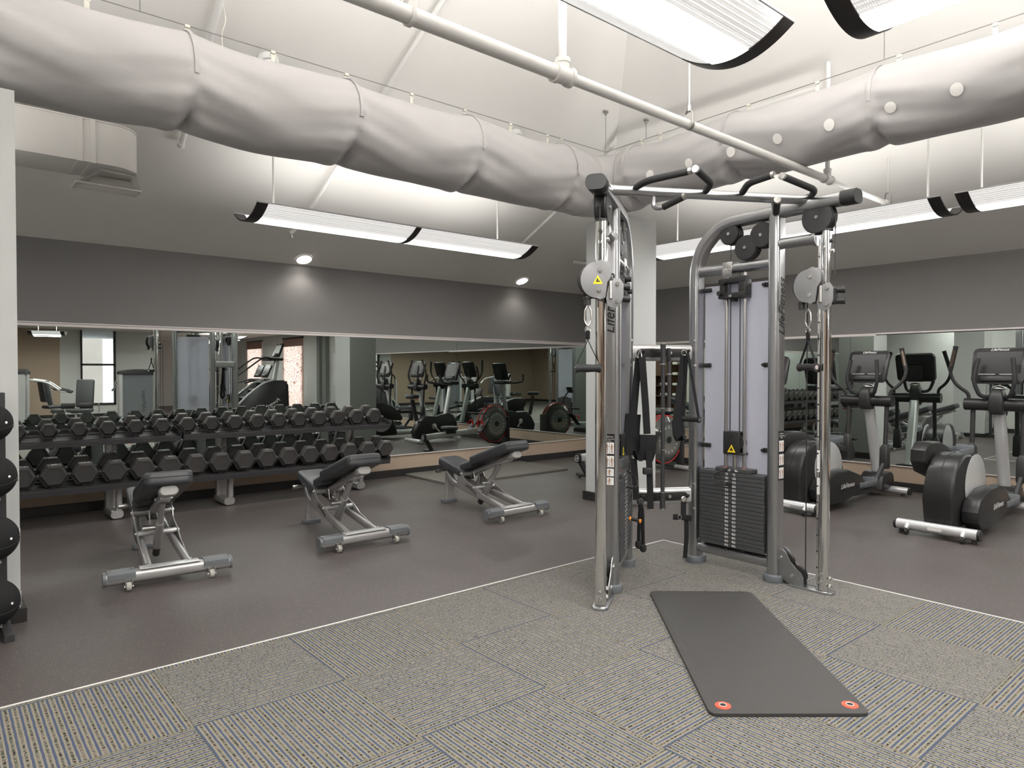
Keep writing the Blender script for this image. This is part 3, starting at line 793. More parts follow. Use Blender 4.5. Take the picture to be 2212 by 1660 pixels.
# ================================================================== cable machine
CM = Vector((3.80, 2.85, 0))
cm = thing('cable_machine', 'tall silver dual cable machine with frosted panel and pull-up grips on the carpet', 'cable machine', CM)
def wingM(o, u, w):
    M = Matrix.Identity(4)
    for i in range(3): M[i][0] = u[i]; M[i][1] = w[i]; M[i][3] = o[i] - CM[i]
    return M
MR_ = wingM((4.07, 2.83, 0), (0, -1, 0), (-1, 0, 0))
ML_ = wingM((3.62, 3.09, 0), (-.847, -.532, 0), (.532, -.847, 0))
POST = rrect(.06, .09, .026, 4)        # u, w
def figure(g, cx, cz, s, put):
    pass
def wing(M, right):
    P = cm
    def b(g, name, m, sm=35): return g.build(name, m, P, sm)
    # posts
    g = G(M); arc = [(0, 0, .03), (0, 0, 1.93)] + [(.33-.33*math.cos(a), 0, 1.98+.34*math.sin(a)) for a in [PI/2*i/12 for i in range(1, 13)]] + [(1.02, 0, 2.335)]
    g.sweep(arc, [(x, y) for x, y in rrect(.105, .075, .026, 4)], side=(0, 1, 0)); b(g, 'rear_post', m_frame)
    g = G(M); g.sweep([(.59, 0, .03), (.59, 0, 2.31)], [(x, y) for x, y in rrect(.105, .075, .026, 4)], side=(0, 1, 0)); b(g, 'front_post', m_frame)
    for u in (0, .59):
        g = G(M); g.pxy([(u + a*1.0, c_*1.0) for a, c_ in rrect(.13, .15, .06, 6)], 0, .05, .008); b(g, 'foot_pad', m_shroud)
    g = G(M); g.sweep([(1.0, 0, 2.335), (1.085, 0, 2.335)], rrect(.112, .082, .034, 5), side=(0, 1, 0)); b(g, 'beam_cap', m_plastic)
    # cross tubes
    g = G(M); g.tube([(0, 0, 2.012), (.59, 0, 2.012)], .036, 16); b(g, 'top_cross_tube', m_frame)
    g = G(M); g.tube([(0, .0, .115), (.59, 0, .115)], .037, 16); b(g, 'bottom_cross_tube', m_frame)
    g = G(M); g.cyl((.60, 0, 2.125), (.845, 0, 2.125), .034, seg=16); g.cyl((.83, 0, 2.125), (.85, 0, 2.125), .045, seg=16); g.cyl((.615, 0, 2.125), (.625, 0, 2.125), .046, seg=16); b(g, 'column_arm', m_frame)
    # frosted panel and its tabs
    g = G(M); g.pxz([(.045, .55), (.545, .55), (.545, 1.91), (.045, 1.91)], -.034, -.040); b(g, 'frosted_panel', m_frost, 0)
    for u, s in ((.035, 1), (.555, -1)):
        for z in (1.885, 1.37, .82):
            g = G(M); g.box((u+s*.03, -.026, z), (.075, .012, .03), .006); g.cyl((u+s*.062, -.018, z), (u+s*.062, -.008, z), .011, seg=10); b(g, 'panel_tab', m_plastic)
    # guide rods and cables
    for u in (.235, .37):
        g = G(M); g.cyl((u, 0, .12), (u, 0, 2.0), .0115, seg=12); b(g, 'guide_rod', m_steel)
        g = G(M); g.lathe([(.018, .672), (.026, .676), (.026, .684), (.016, .69)], (u, 0, 0)); b(g, 'rod_bushing', m_red)
    for u, z0, z1 in ((.265, .92, 2.18), (.335, .92, 2.05)):
        g = G(M); g.tube([(u, .0, z0), (u, .0, z1)], .0035, 6); b(g, 'cable', m_plastic)
    # weight stack
    nP = 19
    for k in range(nP):
        z = .165 + k*.0262
        g = G(M); g.box((.303, 0, z+.0125), (.476, .108, .0246), .0022, seg=1)
        g.cyl((.303, .0535, z+.0125), (.303, .0548, z+.0125), .006, seg=8)
        o = b(g, 'weight_plate', m_plate, 0)
        val = 97.5 - 5*k
        for s in (-1, 1):
            uu = .303 + s*.027
            Mx = M @ basis((uu, .0546, z+.0125), (1, 0, 0) if right else (-1, 0, 0), (0, 0, 1))
            lt = lettering('%.1f' % val, .019, Mx if right else Mx, m_white, None, 'weight_number', bold=.0006, thick=.0002, sx=.8)
            lt.parent = o
    g = G(M); g.box((.315, 0, .676), (.26, .1, .026), .003, seg=1); o = b(g, 'top_plate', m_plate, 0)
    Mx = M @ basis((.29, .0506, .676), (1, 0, 0) if right else (-1, 0, 0), (0, 0, 1)); lt = lettering('2.5', .018, Mx, m_white, None, 'weight_number', bold=.0006, thick=.0002); lt.parent = o
    Mx = M @ basis((.345, .0506, .676), (1, 0, 0) if right else (-1, 0, 0), (0, 0, 1)); lt = lettering('lbs.', .018, Mx, m_white, None, 'unit_mark', bold=.0006, thick=.0002); lt.parent = o
    g = G(M); g.cyl((.303, 0, .69), (.303, 0, .80), .011); g.cyl((.303, 0, .70), (.303, 0, .76), .016); b(g, 'stack_stem', m_steel)
    g = G(M); g.cyl((.303, .054, .59), (.303, .085, .59), .009, seg=10); g.cyl((.303, .08, .59), (.303, .1, .59), .014, seg=12)
    g.tube([(.303, .1, .59), (.25, .12, .585), (.20, .11, .61), (.215, .09, .65), (.29, .06, .69)], .0055, 8, fil=.03); b(g, 'selector_pin', m_plastic)
    for u in (.25, .37):
        g = G(M); g.cyl((u, 0, .125), (u, 0, .163), .028, seg=14); b(g, 'stack_bumper', m_plastic)
    # pulley block with the warning mark
    g = G(M); g.box((.297, .03, .855), (.125, .008, .15), .003); g.box((.297, -.03, .855), (.125, .008, .15), .003); g.box((.297, 0, .925), (.1, .06, .008), .002)
    g.lathe([(.06, -.022), (.06, -.012), (.052, 0), (.06, .012), (.06, .022)], (.315, 0, .86), (0, 1, 0), 24); g.box((.31, 0, .785), (.14, .066, .014), .003); g.cyl((.297, .034, .9), (.297, .04, .9), .008, seg=8)
    pb = b(g, 'pulley_block', m_plastic)
    g = G(M); g.pxz([(.268, .793), (.328, .793), (.298, .845)], .0345, .0355); g.build('warning_label', m_yellow, pb, 0)
    g = G(M); g.box((.298, .0358, .808), (.026, .0006, .008)); g.box((.298, .0358, .818), (.01, .0006, .014)); g.build('warning_symbol', m_logo, pb, 0)
    # increment adder under the top tube
    g = G(M)
    for z, hh in ((1.925, .03), (1.825, .03)): g.pxz([(.2, z-hh/2), (.2, z+hh/2), (.4, z+hh/2+.01), (.4, z-hh/2)], -.03, .05, .005)
    g.box((.225, .01, 1.875), (.04, .07, .09), .01); g.box((.375, .01, 1.875), (.06, .075, .11), .012); g.cyl((.25, .045, 1.92), (.25, .075, 1.92), .016, seg=12); g.cyl((.22, .045, 1.845), (.22, .075, 1.845), .016, seg=12); g.cyl((.29, 0, 1.79), (.29, 0, 1.815), .025, seg=12)
    ia = b(g, 'increment_weight', m_plastic)
    Mx = M @ basis((.29, .0515, 1.825), (1, 0, 0) if right else (-1, 0, 0), (0, 0, 1)); lt = lettering('1.5', .018, Mx, m_white, None, 'weight_number', bold=.0006, thick=.0002); lt.parent = ia
    g = G(M); g.box((.262, .038, 2.0), (.07, .008, .1), .002); g.cyl((.248, .042, 2.0), (.248, .05, 2.0), .008, seg=8); g.cyl((.276, .042, 2.0), (.276, .05, 2.0), .008, seg=8); b(g, 'clamp_plate', m_steel)
    # top pulleys under covers
    for u, z, r in ((.27, 2.235, .072), (.39, 2.13, .082), (.50, 2.195, .082), (.86, 2.245, .098)):
        g = G(M); g.lathe([(r*.97, -.03), (r, -.024), (r*.86, -.004), (r*.86, .004), (r, .024), (r*.97, .03)], (u, 0, z), (0, 1, 0), 28); b(g, 'pulley_wheel', m_plastic)
        g = G(M); g.lathe([(r*.93, .031), (r*.93, .036), (r*.5, .038)], (u, 0, z), (0, 1, 0), 28); g.lathe([(r*.5, -.038), (r*.93, -.036), (r*.93, -.031)], (u, 0, z), (0, 1, 0), 28)
        if z > 2.2: g.box((u, .034, z+.05), (r*1.1, .006, .07), .002); g.box((u, -.034, z+.05), (r*1.1, .006, .07), .002)
        b(g, 'pulley_cover', m_dark)
        g = G(M); g.cyl((u, -.045, z), (u, .045, z), .011, seg=10); b(g, 'pulley_bolt', m_steel)
    g = G(M); g.tube([(.955, 0, 2.24), (.955, 0, 1.9)], .0035, 6); b(g, 'cable', m_plastic)
    g = G(M); g.tube([(.79, .0, .08), (.79, .0, 1.78)], .0035, 6); b(g, 'cable', m_plastic)
    # chrome column with the hole strip
    g = G(M); g.sweep([(.905, 0, .02), (.905, 0, 2.16)], rrect(.066, .05, .024, 5), side=(0, 1, 0)); b(g, 'chrome_column', m_chrome)
    g = G(M); g.box((.868, 0, 1.08), (.016, .03, 2.12), .002)
    b(g, 'hole_strip', m_chrome)
    g = G(M)
    for k in range(20): g.cyl((.868, .0152, .15+.098*k), (.868, .0160, .15+.098*k), .0055, seg=8)
    for k in range(20): g.cyl((.858, 0, .15+.098*k), (.8595, 0, .15+.098*k), .0055, seg=8)
    b(g, 'index_holes', m_logo)
    g = G(M); g.box((.872, .0155, .79), (.016, .001, .13)); g.box((.872, .0155, .64), (.016, .001, .1)); b(g, 'index_label', m_card, 0)
    g = G(M); g.cyl((.905, 0, 2.16), (.905, 0, 2.172), .036, seg=16); g.cyl((.93, 0, 2.10), (.945, 0, 2.10), .012, seg=8); b(g, 'column_cap', m_dark)
    for z in (2.06, .115, .07):
        g = G(M); g.cyl((.90, .03, z), (.90, .042, z), .012, seg=8); b(g, 'bolt', m_steel)
        g = G(M); g.cyl((.935, 0, z-.02), (.948, 0, z-.02), .011, seg=8); b(g, 'bolt', m_steel)
    # base plate and lower pulley guards
    g = G(M); g.pxy([(.70, -.045), (.93, -.045), (.962, -.03), (.968, 0), (.962, .03), (.93, .045), (.70, .045)], 0, .018, .003); b(g, 'base_plate', m_frame)
    prof = [(.61, .07), (.61, .205), (.625, .225), (.655, .222), (.682, .195), (.705, .15), (.735, .12), (.775, .095), (.79, .07), (.79, .018), (.705, .018), (.655, .03)]
    for w0, w1 in ((.020, .026), (-.026, -.020)):
        g = G(M); g.pxz(prof, w0, w1, .001); b(g, 'pulley_guard', m_frame, 30)
    g = G(M); g.lathe([(.055, -.012), (.045, 0), (.055, .012)], (.745, 0, .075), (0, 1, 0), 24); g.lathe([(.05, -.012), (.04, 0), (.05, .012)], (.67, 0, .15), (0, 1, 0), 24); b(g, 'lower_pulley', m_plastic)
    for u, z in ((.64, .165), (.715, .065)):
        g = G(M); g.cyl((u, -.034, z), (u, .034, z), .01, seg=10); b(g, 'bolt', m_steel)
    # marks on the front post
    fd = Vector((M @ Vector((.6285, 0, 1.73)))); wv = (M.to_3x3() @ Vector((0, 1, 0))); uv = M.to_3x3() @ Vector((1, 0, 0))
    yd = -wv if right else wv     # reads upwards
    zd = Vector((0, 0, 1))
    ydir = uv.cross(zd).normalized()   # chosen so that normal = x cross y = outward
    Mx = basis(fd, zd, -ydir if (zd.cross(-ydir)).dot(uv) > 0 else ydir)
    lt = lettering('LifeFitness', .092, Mx, m_logo, cm, 'maker_lettering', shear=.35, bold=.0012, sx=.93)
    g = G(M); g.box((.628, 0, .80), (.0016, .062, .31), .0); pl = b(g, 'exercise_placard', m_paper, 0)
    hd = basis(M @ Vector((.6292, 0, .935)), (wv if (wv.cross(zd)).dot(uv) > 0 else -wv), zd)
    for txt, dz, sz in (('LifeFitness', .938, .011), ('Dual Adjustable', .924, .009), ('Pulley', .912, .009)):
        h2 = hd.copy(); h2[2][3] = dz
        lt = lettering(txt, sz, h2, m_white, None, 'placard_text', thick=.0001); lt.parent = pl
    rows = ((.87, 2), (.79, 2), (.725, 1), (.672, 1)) if not right else ((.86, 2), (.775, 2), (.69, 2))
    g = G(M); f = G(M)
    for zc, n in rows:
        for k in range(n):
            wc = 0 if n == 1 else (-.0142 + .0284*k); ww = .054 if n == 1 else .0265; hh = .046 if n == 1 else .068
            g.box((.6290, wc, zc), (.0006, ww, hh))
            hz = hh*.34
            f.cyl((.6294, wc, zc+hz*.9), (.6298, wc, zc+hz*.9), .0042, seg=8)
            f.box((.6296, wc, zc+hz*.25), (.0005, .009, hz*1.0)); f.box((.6296, wc-.003, zc-hz*.75), (.0005, .0035, hz*1.1)); f.box((.6296, wc+.003, zc-hz*.75), (.0005, .0035, hz*1.1))
            f.box((.6296, wc+.008, zc+hz*.5), (.0005, .010, .003)); f.box((.6296, wc-.007, zc+hz*.2), (.0005, .007, .003))
    g.build('placard_panel', m_card, pl, 0); f.build('placard_figure', m_skin, pl, 0)
wing(MR_, True)
wing(ML_, False)

def carriage(o, a, n, warn, flip=1):
    """o at the disc centre; a = direction from hinge to disc end; n = towards the viewer"""
    a = Vector(a).normalized(); n = Vector(n).normalized(); M = Matrix.Identity(4)
    for i in range(3): M[i][0] = a[i]; M[i][1] = n[i]; M[i][3] = o[i]-CM[i]
    prof = []
    for k in range(15):
        an = -PI*.52 + PI*1.02*k/14
        prof.append((.085*math.cos(an)*1.0, .098*math.sin(an)))
    prof += [(-.03, .112), (-.07, .095), (-.082, .06), (-.082, .02), (-.06, -.01), (-.055, -.06), (-.05, -.095), (-.02, -.108)]
    for s in (.022, -.026):
        g = G(M); g.pxz(prof, s, s+.005, .001); g.build('carriage_plate', m_plateg, cm, 30)
    g = G(M); g.lathe([(.088, -.016), (.094, -.012), (.08, 0), (.094, .012), (.088, .016)], (.005, 0, 0), (0, 1, 0), 30); g.build('swivel_pulley', m_plastic, cm)
    for x, z in ((-.02, .055), (-.015, -.055)):
        g = G(M); g.cyl((x, .026, z), (x, .035, z), .012, seg=10); g.cyl((x, .03, z), (x, .038, z), .006, seg=6); g.build('bolt', m_steel, cm)
    # hinge plate
    g = G(M); hp = [(-.055, -.10), (-.065, -.14), (-.10, -.155), (-.135, -.13), (-.15, -.09), (-.15, -.02), (-.13, .01), (-.095, .005), (-.07, -.02)]
    g.pxz(hp, .012, .018, .001); g.build('hinge_plate', m_plateg, cm, 30)
    g = G(M); g.cyl((-.078, .022, -.10), (-.078, .022, -.005), .009, seg=10); g.build('hinge_pin', m_steel, cm)
    for x, z in ((-.115, -.02), (-.115, -.115)):
        g = G(M); g.cyl((x, .018, z), (x, .028, z), .011, seg=10); g.build('bolt', m_steel, cm)
    g = G(M); g.box((-.115, -.02, -.065), (.075, .06, .10), .012); g.cyl((-.13, -.03, -.03), (-.19, -.05, -.03), .016, .022, seg=12); g.cyl((-.13, -.03, -.095), (-.19, -.05, -.095), .016, .022, seg=12); g.build('release_lever', m_plastic, cm)
    if warn:
        g = G(M); g.pxz([(-.035, -.022), (.018, -.022), (-.008, .026)], .0275, .0283); w_ = g.build('warning_label', m_yellow, cm, 0)
        g = G(M); g.box((-.009, .0286, -.008), (.022, .0005, .007)); g.box((-.006, .0286, .002), (.008, .0005, .013)); g.build('warning_symbol', m_logo, w_, 0)
    # cable end
    g = G(M); g.cyl((.045, 0, -.098), (.045, 0, -.135), .019, seg=14); g.cyl((.045, 0, -.09), (.045, 0, -.10), .024, seg=14); g.build('cable_stop', m_plastic, cm)
    return M
rv = Vector((.764, -.645, 0)); fw = Vector((.645, .764, 0))
carriage(Vector((2.80, 2.575, 1.825)) - rv*.02, -rv, -fw, True)
carriage((4.01, 2.00, 1.835), (0, 1, 0), (-1, 0, 0), False)

# the pair of bars that joins the two towers
A_ = Vector((3.62, 3.09, 0)) - CM; B_ = Vector((4.07, 2.83, 0)) - CM; dr = (B_-A_).normalized(); nn = Vector((-dr.y, dr.x, 0)); nn = -nn if nn.dot(-fw) < 0 else nn
def P_(al, fr, z): v = A_ + dr*al + nn*fr; return Vector((v.x, v.y, z))
Ln = (B_-A_).length
for z in (1.455, .468):
    g = G(); g.sweep([P_(.03, 0, z), P_(Ln-.03, 0, z)], rrect(.05, .112, .024, 5), side=nn); cb = g.build('joining_bar', m_alu if z < 1 else m_frame2, cm)
    for al in (.032, Ln-.032):
        g = G(); q = basis(P_(al, 0, z), dr, (0, 0, 1)); g.M = q; g.box((0, 0, 0), (.012, .2, .075), .003)
        for yy in (-.085, .085): g.cyl((0, yy, .03), (0, yy, .05), .009, seg=8)
        g.build('end_flange', m_frame2, cm)
    g = G(); g.M = basis(P_(Ln/2, .028, z), dr, (0, 0, 1)); g.pxy([(a, b) for a, b in rrect(.37, .056, .027, 6)], 0, .006, .001); g.build('hook_strip', m_plastic, cm)
    for al in (-.16, -.02, .05, .16):
        g = G(); c0 = P_(Ln/2+al, .032, z)
        if al in (.05,) : g.cyl(c0, c0+nn*.012, .011, seg=10); g.build('bolt', m_steel, cm)
        else:
            g.tube([c0, c0+nn*.045, c0+nn*.06+Vector((0, 0, .014))], .0075, 8, fil=.01); g.ball(c0+nn*.06+Vector((0, 0, .014)), .011, u=10, v=6); g.build('hook', m_plastic, cm)
# pull-up bar with its foam grips
c0 = Vector((3.5, 2.34, 0)) - CM; e_ = Vector((1.14, -.64, 0)).normalized(); n_ = Vector((e_.y, -e_.x, 0))
def Q(al, fr, z): v = c0 + e_*al + n_*fr; return Vector((v.x, v.y, z))
G().tube([Q(-.655, 0, 2.36), Q(.655, 0, 2.36)], .028, 18).build('pull_up_bar', m_frame, cm)
for al in (-.64, .64):
    g = G(); g.cyl(Q(al-.02, 0, 2.36), Q(al+.02, 0, 2.36), .036, seg=16); g.cyl(Q(al, .03, 2.36), Q(al, .045, 2.36), .011, seg=8); g.build('bar_flange', m_frame, cm)
def grip(pts, i0):
    core = rpath(pts, .05); G().sweep(core, circ(.0125, 10)).build('grip_tube', m_frame, cm)
    a, b = pts[i0], pts[i0+1]; st = a + (b-a)*.22 if i0 == 0 else a + (b-a)*.15
    e = pts[-1]; e2 = e - (e-pts[-2]).normalized()*.012
    gp = G().sweep(rpath([st] + pts[i0+1:-1] + [e2], .05), circ(.019, 14)).build('foam_grip', m_grip, cm)
    d = (e-pts[-2]).normalized(); G().cyl(e2, e + d*.006, .0195).build('grip_cap', m_steel, cm)
grip([Q(-.48, 0, 2.37), Q(-.45, .13, 2.385), Q(-.27, .30, 2.40)], 0)
grip([Q(-.04, 0, 2.37), Q(-.075, .15, 2.385), Q(-.262, .34, 2.40)], 0)
grip([Q(.19, 0, 2.37), Q(.13, .19, 2.385), Q(.205, .32, 2.40)], 0)
grip([Q(.67-.03, 0, 2.37), Q(.59, .13, 2.385), Q(.265, .305, 2.40)], 0)
grip([Q(-.355, 0, 2.34), Q(-.355, -.01, 2.275), Q(-.335, .04, 2.255), Q(-.24, .17, 2.30)], 2)
grip([Q(.40, 0, 2.34), Q(.42, -.02, 2.275), Q(.40, .03, 2.255), Q(.31, .19, 2.30)], 2)

# ------------------------------------------------------------------ hanging attachments (things of their own)
def webbing(g, pts, wdir, w=.03, th=.003, fil=.02):
    g.sweep(rpath(pts, fil), rrect(w, th, th*.45, 1), side=wdir)
def handle(label, p, zt, zb, axis, wd):
    """D handle: carabiner, ring, strap triangle, foam grip"""
    t = thing('cable_attachment', label, 'cable handle', (p[0], p[1], zb))
    ax = Vector(axis).normalized(); h = zt-zb
    g = G(); hw = ax*.016
    g.sweep(rpath([Vector((0, 0, h)) , hw*1.0+Vector((0, 0, h-.02)), hw*1.25+Vector((0, 0, h-.085)), Vector((0, 0, h-.115)), -hw*1.25+Vector((0, 0, h-.085)), -hw+Vector((0, 0, h-.02)), Vector((0, 0, h))], .015), circ(.0045, 8)); g.build('carabiner', m_steel, t)
    g = G(); rr = .016; g.sweep([Vector((0, 0, h-.13)) + ax*rr*math.cos(a) + Vector((0, 0, rr*math.sin(a))) for a in [2*PI*i/16 for i in range(17)]], circ(.003, 6)); g.build('ring', m_steel, t)
    g = G(); nx = ax.cross(Vector((0, 0, 1)))
    g.box((0, 0, h-.16), (.02, .02, .05), .005)
    for s in (-1, 1): webbing(g, [Vector((0, 0, h-.15)), Vector((0, 0, h-.19)), ax*s*wd*.5+Vector((0, 0, .02)), ax*s*wd*.5+Vector((0, 0, -.012))], nx, .018, .003)
    g.build('strap', m_web, t)
    g = G(); prof = [(.026, 0), (.026, .008), (.0205, .02), (.0205, .03), (.023, .06), (.021, .09), (.0205, .11), (.026, .124), (.026, .132)]
    k = wd/.132*1.06; g.lathe([(r, (z-.066)*k) for r, z in prof], ax=ax, seg=18); g.build('foam_grip', m_grip, t)
    g = G()
    for s in (-1, 1): g.cyl(ax*s*wd*.53, ax*s*(wd*.53+.002), .013, seg=14)
    g.build('grip_end', m_chrome, t)
handle('black foam cable handle hanging from the left carriage, against the left wall mirror', (2.785, 2.646), 1.69, 1.345, (.764, -.645, 0), .13)
handle('black foam cable handle hanging from the right carriage, in front of the elliptical', (4.0, 2.0), 1.70, 1.352, (-.25, -.85, 0), .12)

def loc_(al, fr=.0): v = Vector((3.58, 3.02)) + Vector((.866, -.5))*al + Vector((-.5, -.866))*fr; return v
AX = Vector((.866, -.5, 0)); FR = Vector((-.5, -.866, 0))
# padded sling strap
v = loc_(.07, .01); t = thing('padded_sling', 'long black webbing strap with wide padded sling, hung from the upper bar left hook', 'sling strap', (v.x, v.y, 0))
def L_(al, fr, z): return AX*(al-.07) + FR*fr + Vector((0, 0, z))
g = G(); g.sweep([L_(.075, .0, 1.478), L_(.085, 0, 1.42), L_(.055, 0, 1.42), L_(.07, 0, 1.478)], circ(.004, 6)); g.build('hook_ring', m_steel, t)
g = G(); webbing(g, [L_(.066, -.01, 1.42), L_(.045, -.01, 1.2), L_(.03, -.01, 1.02)], AX, .05, .004); webbing(g, [L_(.078, .02, 1.425), L_(.10, .03, 1.1), L_(.11, .035, .91)], AX, .05, .004); g.build('upper_strap', m_web, t)
g = G()
g.sweep([L_(.03, -.015, 1.04), L_(.025, -.015, .98), L_(.018, -.01, .86), L_(.025, .01, .77)], rrect(.11, .012, .005, 2), side=AX)
g.sweep([L_(.115, .04, .905), L_(.113, .045, .86), L_(.11, .045, .80), L_(.095, .03, .735)], rrect(.12, .012, .005, 2), side=AX)
g.sweep(rpath([L_(.025, .01, .80), L_(.05, .012, .735), L_(.085, .03, .74)], .05), rrect(.09, .010, .004, 2), side=FR)
g.build('padded_sling_pad', m_web, t, 50)
g = G(); webbing(g, [L_(.022, .02, .745), L_(.03, .03, .6), L_(.036, .03, .47)], AX, .045, .004); webbing(g, [L_(.115, .05, .80), L_(.122, .05, .68), L_(.128, .055, .41)], AX, .045, .004); g.build('lower_strap', m_web, t)
g = G(); g.box(L_(.105, .055, .665), (.06, .03, .045), .006, rot=Matrix.Rotation(R(-30), 3, 'Z')); g.build('buckle', m_plastic, t)
# long curl bar and short bar
v = loc_(.225, .035); t = thing('long_attachment_bar', 'long upright dark straight bar clipped between the upper and lower joining bars', 'bar attachment', (v.x, v.y, 0))
g = G(); g.cyl((0, 0, .42), (0, 0, 1.50), .014, seg=14); g.build('shaft', m_dark, t)
for za, zb in ((1.375, 1.515), (.40, .515)): G().cyl((0, 0, za), (0, 0, zb), .0185, seg=14).build('end_sleeve', m_dark, t)
for z in (1.377, 1.515, 1.08, .80, .515, .402): G().cyl((0, 0, z-.004), (0, 0, z+.004), .0195 if z in (1.377, 1.515, .515, .402) else .0165, seg=14).build('steel_ring', m_steel, t)
v = loc_(.262, .05); t = thing('short_attachment_bar', 'short dark straight bar hanging beside the long bar on the upper joining bar', 'bar attachment', (v.x, v.y, 0))
g = G(); g.cyl((0, 0, 1.07), (0, 0, 1.40), .013, seg=12); g.build('shaft', m_dark, t)
g = G(); g.box((-.006, 0, 1.44), (.026, .026, .09), .008); g.build('clevis', m_plastic, t)
for za, zb in ((1.06, 1.085), (1.305, 1.315)): G().cyl((0, 0, za), (0, 0, zb), .016, seg=12).build('steel_ring', m_steel, t)
# ankle cuff with straps, handle
v = loc_(.375, .035); t = thing('looped_strap', 'black looped webbing strap with wide cuff hanging from the upper bar right hook', 'strap', (v.x, v.y, 0))
g = G(); rr = .018; g.sweep([Vector((0, 0, 1.455)) + AX*rr*math.cos(a) + Vector((0, 0, rr*math.sin(a))) for a in [2*PI*i/16 for i in range(17)]], circ(.003, 6)); g.build('ring', m_steel, t)
g = G(); webbing(g, [Vector((0, 0, 1.44)), AX*-.045+Vector((0, 0, 1.1)), AX*-.055+Vector((0, 0, .98)), AX*-.055+Vector((0, 0, .9)), AX*-.03+Vector((0, 0, .86)), AX*-.005-FR*.02+Vector((0, 0, .9)), AX*-.02-FR*.02+Vector((0, 0, 1.0)), AX*.0-FR*.01+Vector((0, 0, 1.43))], AX, .05, .004, .03); g.build('strap', m_web, t)
g = G(); webbing(g, [AX*-.06+FR*.004+Vector((0, 0, 1.0)), AX*-.056+FR*.006+Vector((0, 0, .92)), AX*-.03+FR*.006+Vector((0, 0, .87)), AX*-.0-FR*.015+Vector((0, 0, .9))], AX, .058, .008, .03); g.build('cuff', m_web, t)
v = loc_(.385, .06); t = thing('cable_attachment', 'spare black cable handle hanging from the upper bar right hook, touching the rear post', 'cable handle', (v.x, v.y, 0))
ha = (FR*.8 + AX*.5).normalized(); hc = AX*.03 + Vector((0, 0, 1.005))
g = G(); webbing(g, [Vector((0, 0, 1.45)), hc - ha*.06 + Vector((0, 0, .01))], AX, .02, .003); webbing(g, [AX*.005+Vector((0, 0, 1.45)), hc + ha*.06 + Vector((0, 0, .01))], AX, .02, .003); g.build('strap', m_web, t)
g = G(); g.lathe([(.02, -.068), (.02, -.06), (.016, -.045), (.018, 0), (.016, .045), (.022, .06), (.022, .068)], hc, ha, 16); g.build('foam_grip', m_grip, t)
g = G(); g.cyl(hc + ha*.069, hc + ha*.0695, .012, seg=12); g.build('grip_end', m_steel, t)
# triceps rope
v = loc_(.062, .05); t = thing('triceps_rope', 'black twisted triceps rope with rubber ball ends on the lower joining bar', 'rope attachment', (v.x, v.y, 0))
g = G(); g.lathe([(.02, 0), (.024, .006), (.024, .014), (.02, .02)], Vector((0, 0, .46))-FR*.01, FR, 14); g.build('eyelet', m_dark, t)
for s, zb in ((-.5, .145), (1, .125)):
    pts = [AX*(.0)+Vector((0, 0, .455)), AX*(.004+s*.012)+Vector((0, 0, .40)), AX*s*.014+FR*.01*s+Vector((0, 0, .3)), AX*s*.017+FR*.01*s+Vector((0, 0, zb+.02))]
    path = rpath(pts, .04, 8)
    g = G()
    for ph in range(3):
        # three helical strands round the path
        L_s = 0; q = []
        dense = []
        for a, b in zip(path, path[1:]):
            n2 = max(1, int((b-a).length/.004))
            for k in range(n2): dense.append(a + (b-a)*k/n2)
        for k, p in enumerate(dense):
            if k: L_s += (p-dense[k-1]).length
            an = L_s/.009 + ph*2*PI/3
            q.append(p + AX*.0065*math.cos(an) + FR*.0065*math.sin(an))
        g.sweep(q, circ(.0068, 6))
    g.build('rope_strand', m_web, t)
    e = pts[-1]; g = G(); g.lathe([(.012, .03), (.022, .024), (.023, .0), (.02, -.014), (.01, -.022)], e, (0, 0, 1), 18); g.build('ball_end', m_grip, t)
# ankle strap lower right
v = loc_(.376, .035); t = thing('ankle_strap', 'black ankle strap with buckle hanging from the lower bar right hook', 'ankle strap', (v.x, v.y, 0))
g = G(); g.lathe([(.016, 0), (.021, .004), (.016, .008)], Vector((0, 0, .462)), FR, 14); g.build('eyelet', m_steel, t)
g = G(); webbing(g, [Vector((0, 0, .45)), AX*-.002+Vector((0, 0, .33))], AX, .038, .004); webbing(g, [AX*.018+FR*.004+Vector((0, 0, .34)), AX*.022+Vector((0, 0, .2)), AX*.012+Vector((0, 0, .06))], AX, .032, .004); g.build('strap', m_web, t)
g = G(); g.sweep([AX*-.075+Vector((0, 0, .345)), AX*-.03+FR*.01+Vector((0, 0, .342)), AX*.02+FR*.01+Vector((0, 0, .338)), AX*.055+Vector((0, 0, .33))], rrect(.038, .01, .004, 2), side=(0, 0, 1)); g.build('cuff', m_web, t)
g = G(); g.sweep([AX*(-.035)+FR*.018+Vector((0, 0, .342)) + AX*.012*math.cos(a) + Vector((0, 0, .018*math.sin(a))) for a in [2*PI*i/16 for i in range(17)]], circ(.0025, 6)); g.build('d_ring', m_steel, t)
# weight pin with orange collar in the left stack
p = ML_ @ Vector((.303, .06, .39)) + CM; t = thing('weight_pin', 'weight pin with orange collars stuck in the left weight stack', 'weight pin', p)
wv = ML_.to_3x3() @ Vector((.25, 1, -.12)).normalized()
g = G(); g.cyl((0, 0, 0), wv*.02, .005, seg=8); g.build('pin_shaft', m_steel, t)
g = G(); g.cyl(wv*.03, wv*.085, .011, seg=12); g.build('pin_grip', m_plastic, t)
g = G(); g.cyl(wv*.018, wv*.03, .013, seg=12); g.cyl(wv*.085, wv*.093, .013, seg=12); g.build('pin_collar', m_orange, t)

